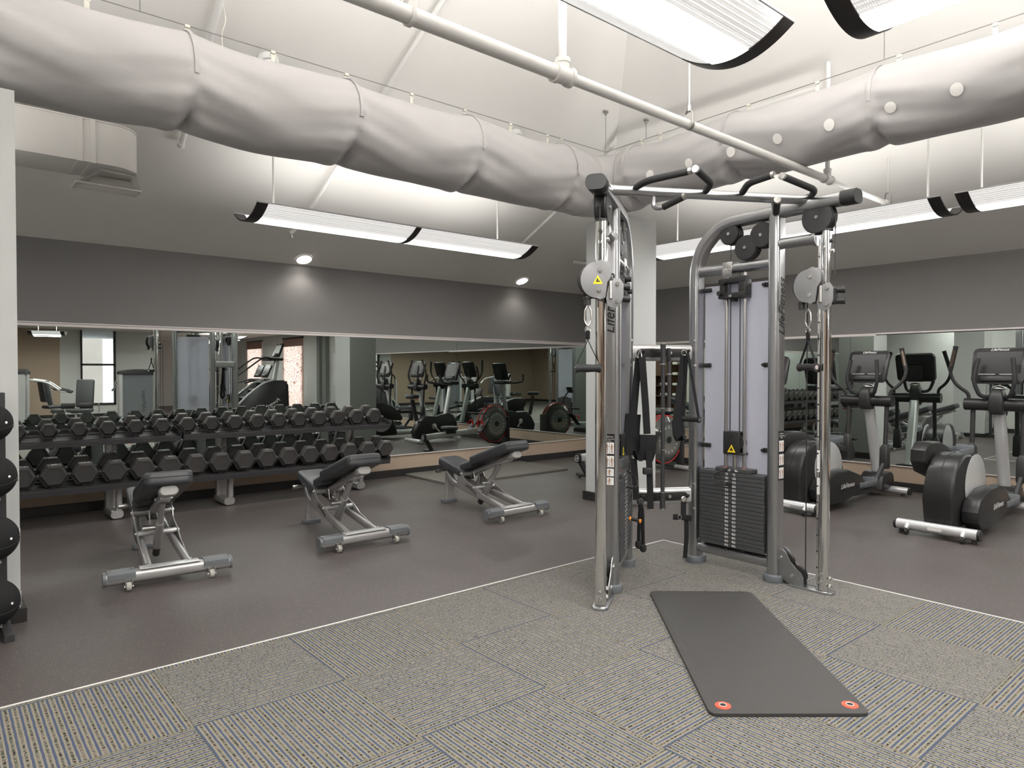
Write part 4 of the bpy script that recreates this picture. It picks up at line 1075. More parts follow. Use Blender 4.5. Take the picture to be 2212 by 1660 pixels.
# ================================================================== exercise mat
def mat_pts(c, r=.04):
    c = [Vector((x, y, 0)) for x, y in c]; out = []
    for i in range(4):
        a, b, d = c[i-1], c[i], c[(i+1) % 4]
        p0 = b + (a-b).normalized()*r; p2 = b + (d-b).normalized()*r
        for k in range(7): q = k/6; v = p0*(1-q)**2 + b*2*q*(1-q) + p2*q*q; out.append((v.x, v.y))
    return out
mo = Vector((2.99, 1.85, 0))
cs = [(3.262-2.99, 2.592-1.85), (3.712-2.99, 2.196-1.85), (2.735-2.99, 1.107-1.85), (2.262-2.99, 1.504-1.85)]
t = thing('exercise_mat', 'dark grey foam exercise mat with two red eyelets lying on the striped carpet', 'exercise mat', (mo.x, mo.y, .004))
mp = mat_pts(cs)
G().pxy(mp, 0, .014, .002).build('mat_sheet', m_foam, t, 40)
c3, c2, c1 = [Vector((*q, 0)) for q in (cs[3], cs[2], cs[1])]
ex = (c2-c3).normalized(); ey = (c1-c2).normalized()
for q in (c3 + ex*.066 + ey*.062, c2 - ex*.052 + ey*.066):
    g = G(); g.lathe([(.0125, .0142), (.0145, .0175), (.030, .0165), (.031, .0142)], q, (0, 0, 1), 32); g.bm.faces.ensure_lookup_table()
    e = g.build('eyelet', m_redring, t)
    G().lathe([(.0128, .0172), (.0128, .0178), (.0, .0178)], q, (0, 0, 1), 24).build('eyelet_hole', m_logo, e)
    g = G(); g.sweep([q + Vector((.0135*math.cos(a), .0135*math.sin(a), .0182)) for a in [2*PI*i/24 for i in range(25)]], circ(.0012, 6)); g.build('eyelet_rim', m_card, e)
# ================================================================== adjustable benches
def pad(name, ctr, size, rot, parent, m=None, bev=.025, taper=1.0):
    """upholstered slab: size (w, l, t), l along local y"""
    w, l, t_ = size; q = rot.to_4x4(); q.translation = ctr
    out = [((x*(taper if y > 0 else 1)), y) for x, y in rrect(w, l, min(w, l)*.16, 6)]
    rings = []
    for k, zz in ((.90, -t_/2), (.97, -t_/2+.006), (1.0, -t_/2+.02), (1.0, t_/2-.02), (.975, t_/2-.007), (.90, t_/2)):
        ins = (1-k)*.12
        rings.append([Vector((x*(1-ins/(w/2)*.9), y*(1-ins/(l/2)*.9), zz)) for x, y in out])
    g = G(q); g.loft(rings); o = g.build(name, m or m_vinyl, parent, 50)
    g = G(q); g.sweep([Vector((x*1.003, y*1.003, .002)) for x, y in out + out[:1]], circ(.0022, 5), cap=False); g.build('piping', m_plastic, o)
    return o
def make_bench(label, loc, rz):
    t = thing('adjustable_bench', label, 'weight bench', loc, rz, 'adjustable benches in front of the dumbbell rack')
    # front cross tube
    g = G(); g.sweep([(-.355, 0, .072), (.355, 0, .072)], rrect(.085, .075, .03, 5)); g.build('foot_tube', m_frame2, t)
    for s in (-1, 1):
        g = G(); g.sweep([(s*.352, 0, .072), (s*.368, 0, .072)], rrect(.092, .082, .034, 5)); g.build('tube_cap', m_shroud, t)
        g = G(); g.M = Matrix.Translation((s*.27, 0, 0)); g.pyz([(-.052, .072), (-.05, .104), (-.035, .118), (.035, .118), (.05, .104), (.052, .072), (.046, .072), (.044, .1), (.03, .111), (-.03, .111), (-.044, .1), (-.046, .072)], -.075, .075, .001)
        for xx in (-.055, .055): g.cyl((xx, -.012, .117), (xx, -.012, .119), .006, seg=8); g.cyl((xx, .012, .117), (xx, .012, .119), .006, seg=8)
        g.build('step_pad', m_shroud, t, 30)
        g = G(); g.cyl((s*.235-.013, -.062, .027), (s*.235+.013, -.062, .027), .026, seg=18); g.build('wheel', mat('wheel_urethane', (.38, .37, .33), .5) if 'wheel_urethane' not in bpy.data.materials else bpy.data.materials['wheel_urethane'], t)
        g = G(); g.box((s*.235-.018, -.055, .042), (.005, .045, .045), .002); g.box((s*.235+.018, -.055, .042), (.005, .045, .045), .002); g.cyl((s*.235-.026, -.062, .027), (s*.235+.026, -.062, .027), .007, seg=8); g.build('wheel_fork', m_steel, t)
    g = G(); g.box((0, .0, .114), (.34, .075, .009), .003); g.build('weld_plate', m_alu, t)
    # rails, bent down into the rear post
    for s in (-1, 1):
        g = G(); g.sweep(rpath([(s*.115, .02, .09), (s*.085, .86, .235), (s*.06, .99, .315)], .09), rrect(.042, .058, .018, 4), side=(1, 0, 0)); g.build('rail', m_frame2, t)
        g = G(); g.cyl((s*.125, .03, .117), (s*.125, .03, .125), .012, seg=8); g.build('bolt', m_steel, t)
        # wavy side bracket
        poly = [(.10, .108), (.10, .122), (.14, .135), (.20, .145), (.26, .168), (.335, .18), (.39, .21), (.45, .24), (.52, .258), (.58, .275), (.625, .30), (.645, .345), (.67, .362), (.70, .352), (.715, .32), (.725, .285), (.74, .235), (.70, .20), (.50, .165), (.10, .085)]
        g = G(); g.pyz(poly, s*.122, s*.129, .001); br = g.build('side_bracket', m_frame2, t, 30)
        for y, z in ((.672, .335), (.475, .225)): g = G(); g.cyl((s*.10, y, z), (s*.134, y, z), .016, seg=14); g.cyl((s*.134, y, z), (s*.138, y, z), .009, seg=6); g.build('bolt', m_steel, t)
        zd = Vector((0, -.86, -.5)).normalized()
        if s < 0: lt = lettering('LifeFitness', .056, basis((s*.1296, .515, .213), (0, -.91, -.38), (0, -.38, .91)), m_logo, t, 'maker_lettering', shear=.35, sx=.8)
        else: lt = lettering('LifeFitness', .056, basis((s*.1296, .515, .213), (0, .91, .38), (0, -.38, .91)), m_logo, t, 'maker_lettering', shear=.35, sx=.8)
    # rear post and foot
    g = G(); g.loft([[Vector((x*k, 1.03+dy + y*k, z)) for x, y in rrect(.095, .06, .025, 5)] for z, k, dy in ((.03, 1.25, .015), (.10, 1.1, .012), (.30, .95, 0), (.36, .9, -.01))]); g.build('rear_post', m_frame2, t)
    g = G(); g.pxy([(x, y+1.045) for x, y in rrect(.17, .12, .055, 6)], 0, .035, .007); g.build('rear_foot', m_shroud, t)
    g = G(); g.cyl((-.17, 1.02, .33), (.1, 1.02, .33), .011, seg=12); g.cyl((-.175, 1.02, .33), (-.12, 1.02, .33), .017, seg=14); g.build('seat_pin', m_steel, t)
    # seat
    ry = Matrix.Rotation(R(12), 3, 'X')
    pad('seat_pad', Vector((0, .865, .385)), (.27, .43, .075), ry, t, taper=.92)
    g = G(); g.box((0, .84, .325), (.07, .36, .03), .008, rot=ry); g.box((0, .97, .355), (.05, .05, .06), .01); g.build('seat_frame', m_dark, t)
    # backrest: direction from pivot (y .70, z .37) up to (y -.03, z .62)
    an = math.atan2(.25, -.73); d = Vector((0, -.946, .324)); nrm = Vector((0, .324, .946))
    rb = Matrix(((1, 0, 0), (0, -.946, .324), (0, .324, .946))).transposed(); rb = Matrix(((-1, 0, 0), (0, -.946, .324), (0, .324, .946))).transposed()
    o0 = Vector((0, .70, .375))
    pad('lumbar_pad', o0 + d*.10 + nrm*.018, (.25, .215, .07), rb, t)
    pad('back_pad', o0 + d*.48 + nrm*.040, (.285, .60, .085), rb, t)
    g = G(); g.sweep([o0 + d*-.02 - nrm*.055, o0 + d*.69 - nrm*.028], rrect(.062, .05, .018, 4), side=(1, 0, 0)); g.build('back_tube', m_frame2, t)
    g = G(); e = o0 + d*.70 - nrm*.035; g.sweep([e - d*.035, e + d*.02, e + d*.032], rrect(.115, .066, .032, 7), side=(1, 0, 0), scale=[.97, 1, .86]); g.build('handle_cap', m_cap, t)
    g = G(); g.box(o0 + d*.55 - nrm*.062, (.075, .14, .014), .004, rot=rb); g.build('slot_plate', m_alu, t)
    for s in (-1, 1): g = G(); q = o0 + d*.42 + Vector((s*.034, 0, 0)) - nrm*.03; g.cyl(q, q + Vector((s*.008, 0, 0)), .012, seg=10); g.build('bolt', m_steel, t)
    g = G(); g.cyl((-.115, .672, .335), (.115, .672, .335), .026, seg=16); g.build('pivot_tube', m_frame2, t)
    # telescoping support
    a = o0 + d*.46 - nrm*.06; b = Vector((0, .51, .10)); ab = (b-a)
    g = G(); g.sweep([a, a + ab*.6], rrect(.036, .05, .012, 3), side=(1, 0, 0)); g.build('inner_strut', m_frame2, t)
    g = G(); g.sweep([a + ab*.42, a + ab*.93], rrect(.052, .064, .02, 4), side=(1, 0, 0)); g.build('outer_strut', m_frame2, t)
    g = G(); g.sweep([a + ab*.93, a + ab*1.1], rrect(.044, .054, .018, 4), side=(1, 0, 0)); g.build('strut_end', m_dark, t)
    p = a + ab*.52
    g = G(); g.cyl(p, p + Vector((-.075, 0, 0)), .017, seg=14); g.cyl(p + Vector((-.075, 0, 0)), p + Vector((-.105, 0, 0)), .020, seg=14); g.build('adjust_knob', m_steel, t)
    g = G(); g.cyl((-.118, .475, .225), (.118, .475, .225), .017, seg=14); g.build('cross_tube', m_alu, t)
    g = G(); g.tube([(.0, .62, .30), (.01, .58, .36), (.02, .57, .28), (.02, .6, .24)], .005, 8, fil=.02); g.tube([(-.03, .64, .30), (-.03, .60, .37), (-.03, .58, .27)], .005, 8, fil=.02); g.build('seat_lever', m_steel, t)
    return t
make_bench('grey adjustable bench at the left, nearest the ball rack, in front of the dumbbells', (1.14, 4.70, 0), R(-4.5))
make_bench('grey adjustable bench, middle one of three, before the right end of the dumbbell rack', (2.51, 4.71, 0), R(-2))
make_bench('grey adjustable bench at the right, in front of the raised rubber mat', (4.045, 4.72, 0), R(1))

# ================================================================== dumbbells
TILT = R(-10)
def make_dumbbell(name, r, hl, gap, m):
    """hex dumbbell along y, centre at origin"""
    t = thing(name, 'black rubber hex dumbbell', 'dumbbell')
    hexp = [(r*math.cos(PI/3*i), r*math.sin(PI/3*i)) for i in range(6)]
    for s in (-1, 1):
        y0 = s*gap/2; y1 = s*(gap/2+hl); c = .14*r*1.2
        rings = [[Vector((a*k, y, b_*k)) for a, b_ in hexp] for y, k in ((y0, .86), (y0+s*c, 1), (y1-s*c, 1), (y1, .86), (y1, .72), (y1-s*.003, .70))]
        g = G(); g.loft(rings); h = g.build('hex_head', m, t, 20)
        # raised number on the top facet
        lt = lettering('LF', r*.34, basis((0, (y0+y1)/2, r*.8665), (1, 0, 0), (0, 1, 0)), m_worn, None, 'weight_mark', thick=.0004)
        lt.parent = h
    g = G(); g.lathe([(.013, -gap/2-.005), (.0145, -gap/4), (.016, 0), (.0145, gap/4), (.013, gap/2+.005)], ax=(0, 1, 0), seg=14); g.build('handle', m_steel, t)
    return t
NUM = {}
def db_marks(t, txt, r, col):
    for h in t.children:
        if h.name.startswith('hex_head'):
            for l in list(h.children): bpy.data.objects.remove(l)
def dumbbell_row(n0, n1, xf, y, z, sizes, tier, step_lab):
    for k in range(n0, n1):
        x = xf(k); r, hl, gap = sizes(k)
        key = (round(r, 4), tier)
        wt = step_lab(k)
        if key not in NUM: 
            t = make_dumbbell('hex_dumbbell', r, hl, gap, m_hexlow if tier == 'lower' else m_hex); NUM[key] = t
        else:
            t = dup(NUM[key], (0, 0, 0))
        t.location = (x, y, z); t.rotation_euler = (R(10), 0, 0)
        # own weight number on each head
        for h in t.children:
            if h.name.startswith('hex_head'):
                for l in list(h.children):
                    yy = l.data.vertices[0].co.y if len(l.data.vertices) else 0
                    sgn = 1 if yy > 0 else -1
                    bpy.data.objects.remove(l)
                lt = lettering(wt, r*.36, basis((0, sgn*(gap/2+hl/2), r*.867), (1, 0, 0), (0, 1, 0)), m_white if (k % 3 and tier == 'upper') or k % 4 == 1 else m_worn, None, 'weight_mark', thick=.0003, sx=1.1)
                lt.parent = h
        idx = n1-1-k
        t['label'] = 'black hex dumbbell on the %s tier, %s from its right end' % (tier, ordn[idx]) if idx else 'black hex dumbbell at the right end of the %s tier' % tier
        t['group'] = 'hex dumbbells on the %s tier' % tier
# upper tier: front-head centres at y 6.95, x .752 + .2195 k ; lower: x .595 + .2247 k
up_r = lambda k: (.062 + .0014*max(0, min(k, 14))*1.45, .052 + .0012*max(0, k), .125)
lo_r = lambda k: (.101, .088, .135)
dumbbell_row(-4, 15, lambda k: .757 + .2188*k, 7.045, .822+.025, up_r, 'upper', lambda k: '%g' % (5+2.5*max(0, k+2)))
dumbbell_row(-3, 16, lambda k: .560 + .2262*k, 7.045, .462+.012, lo_r, 'lower', lambda k: '%g' % (52.5+2.5*max(0, k+2)))

# dumbbell racks
def make_rack(label, x0, x1, ups):
    t = thing('dumbbell_rack', label, 'dumbbell rack', ((x0+x1)/2, 7.1, 0), 0, 'two-tier dumbbell racks along the mirror')
    cx = (x0+x1)/2; hw = (x1-x0)/2 - .004
    for tier, (z, rr, yc) in {'u': (.847-.095, .07, 7.045), 'l': (.474-.124, .1, 7.045)}.items():
        q = Matrix.Translation((0, yc-7.1, z)) @ Matrix.Rotation(R(10), 4, 'X')
        g = G(q); g.pyz([(-.20, -.03), (-.20, .012), (-.19, .012), (-.185, -.004), (.185, -.004), (.19, .03), (.2, .03), (.2, -.03), (.19, -.03), (.19, -.014), (-.19, -.014), (-.19, -.03)], -hw, hw)
        g.box((0, -.10, -.004), (2*hw, .03, .02)); g.box((0, .10, -.004), (2*hw, .03, .02))
        g.build('shelf', m_dark, t, 0)
        for s in (-1, 1):
            g = G(q); g.box((s*(hw-.003), 0, .012), (.006, .40, .085), .001); g.build('shelf_end', m_frame2 if False else m_dark, t, 0)
    for ux in ups:
        x = ux - cx
        g = G(); g.loft([[Vector((x + a*k, .14 + dy + b_*k, z)) for a, b_ in rrect(.105, .06, .02, 4)] for z, k, dy in ((.06, 1.05, 0), (.5, 1, .0), (.80, .92, .01))]); g.build('upright', m_frame2, t)
        lettering('LifeFitness', .06, basis((x+.01, .1085, .60), (0, 0, 1), (-1, 0, 0)), m_logo, t, 'maker_lettering', shear=.3, sx=.75)
        g = G(); g.sweep([(x, .20, .045), (x, -.10, .045), (x, -.115, .045)], rrect(.11, .08, .034, 5), side=(1, 0, 0), scale=[1, 1, .9]); g.build('foot', m_frame2, t)
        g = G(); g.sweep(rpath([(x+.02, -.13, .315), (x+.02, -.075, .22), (x+.02, -.075, .07)], .06), rrect(.055, .05, .02, 4), side=(1, 0, 0)); g.build('front_brace', m_frame2, t)
        g = G(); g.box((x, -.02, .325), (.2, .30, .008), .002, rot=Matrix.Rotation(R(10), 3, 'X')); g.box((x, .02, .72), (.16, .26, .008), .002, rot=Matrix.Rotation(R(10), 3, 'X')); g.build('shelf_bracket', m_frame2, t, 0)
    # saddles
    for tier, xf, y, z, rr in (('u', lambda k: .757 + .2188*k, 7.045, .847, None), ('l', lambda k: .560 + .2262*k, 7.045, .474, .101)):
        for k in range(-6, 17):
            x = xf(k)
            if not (x0+.05 < x < x1-.03): continue
            r = up_r(k)[0] if rr is None else rr
            for s in (-1, 1):
                q = Matrix.Translation((x-cx, y-7.1, z)) @ Matrix.Rotation(R(10), 4, 'X') @ Matrix.Translation((0, s*.10, 0))
                R1 = r*1.03; R2 = r*1.03+.008; h = math.cos(PI/6)
                inn = [(-R1*.93, -R1*.12), (-R1*.5, -R1*h), (R1*.5, -R1*h), (R1*.93, -R1*.12)]
                outp = [(R2*1.08, -R1*.02), (R2*.56, -R2*h*1.02), (-R2*.56, -R2*h*1.02), (-R2*1.08, -R1*.02)]
                wy = .035
                g = G(q); g.pxz(inn + outp, -wy, wy, .0); g.box((0, 0, -R2*h-.012), (.05, .05, .03))
                g.build('saddle', m_cup, t, 0)
    return t
make_rack('dark two-tier dumbbell rack, left unit partly hidden by the left pillar', -.46, 1.775, (.30, 1.265))
make_rack('dark two-tier dumbbell rack, right unit ending in front of the mirror', 1.785, 3.98, (2.245, 3.68))

# ================================================================== medicine balls
t = thing('ball_rack', 'black upright medicine ball rack cut by the left photo edge', 'ball rack', (.14, 4.3, 0))
for x in (-.13, .13):
    g = G(); g.box((x, .06, .63), (.035, .05, 1.18), .004); g.build('upright', m_dark, t, 0)
    g = G(); g.box((x+.01, -.01, .019), (.042, .29, .036), .003); g.build('foot', m_dark, t, 0)
g = G(); g.box((0, .06, .055), (.26, .03, .045), .003); g.box((0, .06, 1.18), (.26, .03, .03), .003); g.build('cross_bar', m_dark, t, 0)
BALLS = [(.193, .113), (.509, .112), (.812, .106), (1.075, .092)]
for z, r in BALLS:
    g = G()
    for x in (.05, .11): g.cyl((x, .06, z-r-.004), (x, -.13, z-r-.004), .005, seg=8)
    g.build('ball_arm', m_steel, t)
bl = ['lowest', 'second from the bottom', 'third from the bottom', 'topmost']
for i, (z, r) in enumerate(BALLS):
    t = thing('medicine_ball', 'black medicine ball on the left rack, ' + bl[i], 'medicine ball', (.17+.05*(i > -1), 4.2, z), 0, 'medicine balls on the rack')
    G().ball((0, 0, 0), r, u=32, v=20).build('ball_body', m_web, t, 60)
    for q in (Matrix.Rotation(R(20), 4, 'X'), Matrix.Rotation(R(80), 4, 'X') @ Matrix.Rotation(R(25), 4, 'Y')):
        g = G(q); g.sweep([Vector((r*1.001*math.cos(a), r*1.001*math.sin(a), 0)) for a in [2*PI*k/40 for k in range(41)]], circ(.0012, 4), cap=False); g.build('seam', m_logo, t)
    g = G()
    d = Vector((.62, -.78, .05)).normalized(); g.cyl(d*(r-.002), d*(r+.0015), .006, seg=12); g.build('valve', m_white, t)
    # two short pale strokes of the emblem
    lt = lettering('//', r*.75, basis(Vector((1, .05, .0)).normalized()*(r*.985), (0, 1, .0), (0, 0, 1)), m_worn, t, 'emblem', bold=.004, thick=.002)

# ================================================================== ellipticals
def console(t, x, z, w=.42, h=.34, rx=22, face=-1, body=None, lettered=True):
    """screen facing -x, leaning back"""
    q = Matrix.Translation((x, 0, z)) @ Matrix.Rotation(R(rx), 4, 'Y')
    out = [(a*(1 + .03*(b_/h)), b_) for a, b_ in rrect(w, h, .045, 5)]
    g = G(q); g.prism(out, lambda a, b: (-.022, a, b), lambda a, b: (.022, a*.96, b*.94), .006); c_ = g.build('console', m_satin, t, 35)
    g = G(q); g.prism(rrect(w*.86, h*.60, .008, 2), lambda a, b: (-.0235, a, b+.03), lambda a, b: (-.022, a, b+.03)); g.build('screen', m_screen, c_, 0)
    g = G(q); g.box((-.03, 0, -h*.36), (.03, w*.62, .055), .012); g.build('keypad', m_plastic, c_)
    g = G(q)
    for s in (-1, 1): g.box((-.0242, s*w*.2, -h*.235), (.0006, w*.32, .007))
    g.build('panel_print', m_worn, c_, 0)
    if lettered: lettering('LifeFitness', .034, q @ basis((-.0246, 0, h*.445), (0, -1, 0), (0, 0, 1)), m_white, c_, 'maker_lettering', shear=.4, thick=.0003)
    g = G(q); g.prism(rrect(w*.5, h*.62, .03, 4), lambda a, b: (.02, a, b-.06), lambda a, b: (.055, a*.8, b*.9-.06), .004); g.build('console_back', m_plastic, c_)
    return c_
def make_elliptical(label, loc, rz):
    t = thing('elliptical_trainer', label, 'elliptical', loc, rz, 'elliptical trainers facing the right mirror')
    g = G(); g.sweep([(0, -.29, .075), (0, .29, .075)], circ(.042, 18)); g.build('rear_bar', m_alu, t)
    for s in (-1, 1):
        g = G(); g.cyl((0, s*.288, .075), (0, s*.308, .075), .044, seg=18); g.build('bar_cap', m_plastic, t)
        g = G(); g.sweep([(-.01, s*.2, .085), (-.05, s*.2, .06), (-.062, s*.2, .05)], rrect(.034, .05, .014, 4), side=(0, 1, 0), scale=[1, .9, .6]); g.build('wheel_housing', m_alu, t)
        g = G(); g.cyl((-.052, s*.2-.011, .028), (-.052, s*.2+.011, .028), .026, seg=16); g.cyl((0.01, s*.26, .0), (0.01, s*.26, .035), .02, seg=12); g.build('wheel', m_plastic, t)
    g = G(); g.box((-.0425, 0, .078), (.001, .1, .03)); g.build('rating_label', m_card, t, 0)
    prof = [(.05, .075), (.025, .15), (.02, .30), (.035, .44), (.085, .54), (.17, .615), (.28, .655), (.40, .655), (.53, .62), (.66, .53), (.76, .40), (.84, .25), (.88, .12), (.86, .075)]
    g = G(); g.pxz(prof, -.112, .112, .028); g.build('drive_housing', m_satin, t, 50)
    g = G(); g.sweep([Vector((a*1.0, 0, b_)) + Vector((-.0015 if a < .3 else .0, 0, .0015)) for a, b_ in prof[:9]], circ(.0025, 5), side=(0, 1, 0)); g.build('housing_seam', m_logo, t)
    for s in (-1, 1):
        g = G(); g.lathe([(.235, 0), (.245, .004), (.235, .008), (.0, .010)], (.50, s*.113, .40), (0, s, 0), 40); g.build('crank_disc', m_alu, t)
    # foot links with covers: right low, left high
    for s, dx, dz, tl in ((-1, 0, 0, -.10), (1, -.04, .33, .22)):
        y = s*.185
        q = Matrix.Translation((.55+dx, 0, .22+dz)) @ Matrix.Rotation(tl, 4, 'Y')
        pr_ = [(-.40, -.05), (-.41, .04), (-.34, .12), (-.10, .165), (.10, .15), (.32, .06), (.42, -.04), (.40, -.10), (.0, -.145), (-.30, -.13)]
        g = G(q); g.pxz(pr_, y-.062, y+.062, .02); lc = g.build('link_cover', m_satin, t, 40)
        if s < 0: lettering('LifeFitness', .062, q @ basis((.06, y-.0635, .0), (1, 0, -.05), (0, 0, 1)), m_white, lc, 'maker_lettering', shear=.4, thick=.0003, sx=.95)
        g = G(); pz = .22+dz - (.10 if s < 0 else .02)
        a = Vector((.80+dx, y, pz+.0)); b = Vector((1.40, s*.20, .36+dz*.35))
        g.sweep(rpath([a, Vector((1.18, s*.19, pz+.0)), b], .08), rrect(.035, .055, .012, 3), side=(0, 1, 0)); g.build('foot_link', m_dark, t)
        px = 1.02+dx; ppz = pz+.075
        g = G(); g.box((px, s*.17, ppz-.02), (.36, .15, .02), .008)
        for yy in (-.075, .075): g.box((px-.01, s*.17+yy, ppz+.008), (.34, .012, .05), .005)
        g.box((px+.175, s*.17, ppz+.015), (.014, .15, .07), .005); g.build('pedal', m_shroud, t)
        # lower arm with its boot
        g = G(); g.cyl((1.46, s*.20, .98), (1.43, s*.20, .50), .021, seg=14); g.build('lower_arm', m_plastic, t)
        g = G(); g.M = Matrix.Translation((1.425, s*.20, .45+dz*.25)); g.loft([[Vector((a_*k, b_*k, z)) for a_, b_ in rrect(.085, .085, .02, 4)] for z, k in ((-.13, .9), (-.11, 1), (.08, .95), (.115, .55), (.12, .5))]); g.build('arm_boot', m_plastic, t)
        # upper moving arm
        sw = .07 if s > 0 else -.05
        p0 = Vector((1.45, s*.235, 1.05)); p1 = p0 + Vector((0, s*.0, .07)); p2 = Vector((1.45-sw*.6, s*.33, 1.20)); p3 = Vector((1.45-sw, s*.375, 1.31)); p4 = Vector((1.45-sw*1.7, s*.31, 1.56))
        g = G(); g.sweep(rpath([p0, p1, p2, p3, p4], .07), circ(.0165, 12)); g.build('moving_arm', m_plastic, t)
        g = G(); g.cyl(p3 + (p4-p3)*.12, p4, .021, seg=14); g.cyl(p4, p4 + (p4-p3).normalized()*.006, .024, seg=14); g.build('arm_grip', m_grip, t)
        g = G(); d4 = (p4-p3); 
        for u0 in (.25,): g.cyl(p3 + d4*.3 + Vector((-.004, 0, 0)), p3 + d4*.9 + Vector((-.004, 0, 0)), .0195, seg=12)
        g.build('pulse_plate', mat('pulse_bronze', (.11, .085, .068), .35, .6) if 'pulse_bronze' not in bpy.data.materials else bpy.data.materials['pulse_bronze'], t)
        # fixed handle
        g = G(); g.sweep(rpath([(1.42, s*.06, 1.09), (1.36, s*.12, 1.10), (1.33, s*.165, 1.24), (1.37, s*.135, 1.45)], .06), circ(.018, 14)); g.build('fixed_handle', m_grip, t)
    # spine, front bar, mast
    g = G(); g.sweep([(.80, 0, .115), (1.62, 0, .115)], rrect(.12, .10, .045, 5), side=(0, 1, 0)); g.build('spine', m_alu, t)
    g = G(); g.cyl((1.74, -.30, .06), (1.74, .30, .06), .037, seg=18); g.build('front_bar', m_alu, t)
    for s in (-1, 1): g = G(); g.cyl((1.74, s*.30, .06), (1.74, s*.318, .06), .039, seg=18); g.cyl((1.74, s*.24, 0), (1.74, s*.24, .03), .02, seg=12); g.build('bar_cap', m_plastic, t)
    g = G(); g.pxz([(1.52, .07), (1.56, .2), (1.62, .245), (1.76, .245), (1.80, .2), (1.82, .07)], -.125, .125, .02); g.build('mast_cover', m_satin, t, 40)
    g = G(); g.sweep([(1.68, 0, .22), (1.49, 0, .98)], rrect(.10, .085, .035, 5), side=(0, 1, 0)); g.build('mast', m_alu, t)
    g = G(); g.cyl((1.45, -.265, 1.02), (1.45, .265, 1.02), .058, seg=26); g.build('pivot_housing', m_satin, t)
    g = G(); g.loft([[Vector((1.44 + a*k + dx, b_*k, z)) for a, b_ in rrect(.15, .13, .03, 4)] for z, k, dx in ((.93, .75, .01), (.97, .98, 0), (1.10, .95, 0), (1.155, .7, .01), (1.17, .5, .02))]); g.build('hub_cover', m_plastic, t, 40)
    g = G(); g.ball((1.47, 0, 1.17), .045, (1, 1.3, .6)); g.build('console_neck', m_steel, t)
    console(t, 1.47, 1.375, h=.35, rx=17)
    return t
make_elliptical('black and silver elliptical trainer right of the cable machine, left one of two', (6.17, 3.27, 0), R(-4.5))
make_elliptical('black and silver elliptical trainer at the right photo edge, drive housing nearest the camera', (6.10, 1.99, 0), R(-1))

# ================================================================== upright bike
t = thing('upright_bike', 'black upright exercise bike behind the frosted panel, seen whole only in the mirrors', 'exercise bike', (7.15, 4.28, 0), R(0))
prof = [(-.33, .10), (-.36, .22), (-.25, .40), (-.12, .50), (.10, .50), (.20, .48), (.42, .55), (.52, .50), (.60, .36), (.62, .20), (.55, .10)]
G().pxz(prof, -.085, .085, .03).build('body_cover', m_satin, t, 45)
g = G(); g.sweep([(-.27, 0, .42), (-.36, 0, .80)], rrect(.05, .08, .02, 4), side=(0, 1, 0)); g.build('seat_post', m_dark, t)
g = G(); g.loft([[Vector((-.36 + a*k + .0, b_*k*(1 if a < 0 else .7), z)) for a, b_ in rrect(.27, .23, .10, 7)] for z, k in ((.83, .8), (.85, 1), (.885, 1), (.90, .9))]); g.build('saddle', m_vinyl, t, 50)
G().box((-.30, .04, .815), (.1, .03, .012), .004).build('seat_lever', m_red, t)
g = G(); g.sweep([(.38, 0, .50), (.50, 0, 1.08)], rrect(.09, .075, .03, 4), side=(0, 1, 0)); g.build('mast', m_alu, t)
g = G(); g.box((.48, 0, 1.11), (.22, .34, .07), .025); g.build('tray', m_plastic, t)
for s in (-1, 1):
    g = G(); g.sweep(rpath([(.45, s*.10, 1.10), (.30, s*.22, 1.10), (.12, s*.25, 1.13), (.10, s*.2, 1.27)], .07), circ(.018, 12)); g.build('handlebar', m_grip, t)
    g = G(); g.lathe([(.0, 0), (.055, .0), (.055, .012), (.03, .02)], (.06, s*.086, .30), (0, s, 0), 22); g.build('crank_hub', m_steel, t)
    g = G(); g.sweep([(.06, s*.105, .30), (.06 + s*.12, s*.115, .30 - s*.12)], rrect(.014, .03, .006, 2), side=(0, 1, 0)); g.build('crank_arm', m_steel, t)
    g = G(); g.box((.06 + s*.12, s*.165, .30 - s*.12), (.11, .09, .035), .01); g.build('pedal', m_plastic, t)
console(t, .54, 1.33, w=.40, h=.36, rx=16)
for x in (-.34, .56):
    g = G(); g.cyl((x, -.26, .055), (x, .26, .055), .035, seg=16); g.build('floor_bar', m_alu, t)
g = G(); g.box((.1, 0, .08), (.9, .06, .05), .015); g.build('base_beam', m_dark, t)
lettering('LifeCycle', .10, basis((.12, -.0865, .40), (1, 0, 0), (0, 0, 1)), m_white, t, 'maker_lettering', shear=.35, thick=.0004)

# ================================================================== water rower
t = thing('water_rower', 'silver railed water rower with red rimmed clear tank behind the middle column', 'rowing machine', (6.02, 5.87, 0), R(-4.5))
g = G(); g.sweep([(0, 0, .275), (1.38, 0, .33)], rrect(.065, .09, .015, 3), side=(0, 1, 0)); g.build('rail', m_alu, t)
g = G(); g.sweep([(-.03, 0, .273), (.015, 0, .275)], rrect(.075, .115, .034, 5), side=(0, 1, 0)); rc = g.build('rail_cap', m_plastic, t)
g = G(); g.M = Matrix.Translation((-.031, 0, .273)); g.sweep([Vector((0, .030*math.cos(a), .030*math.sin(a)*1.25)) for a in [2*PI*i/24 for i in range(25)]], circ(.0025, 5), cap=False); g.build('emblem_ring', m_white, rc)
lettering('LF', .04, basis((-.0315, 0, .273), (0, -1, 0), (0, 0, 1)), m_white, rc, 'emblem_letters', shear=.3)
g = G(); g.sweep([(.03, 0, .235), (.15, 0, .05)], rrect(.05, .065, .012, 3), side=(0, 1, 0)); g.build('rear_leg', m_dark, t)
g = G(); g.cyl((.15, -.2, .045), (.15, .2, .045), .024, seg=14)
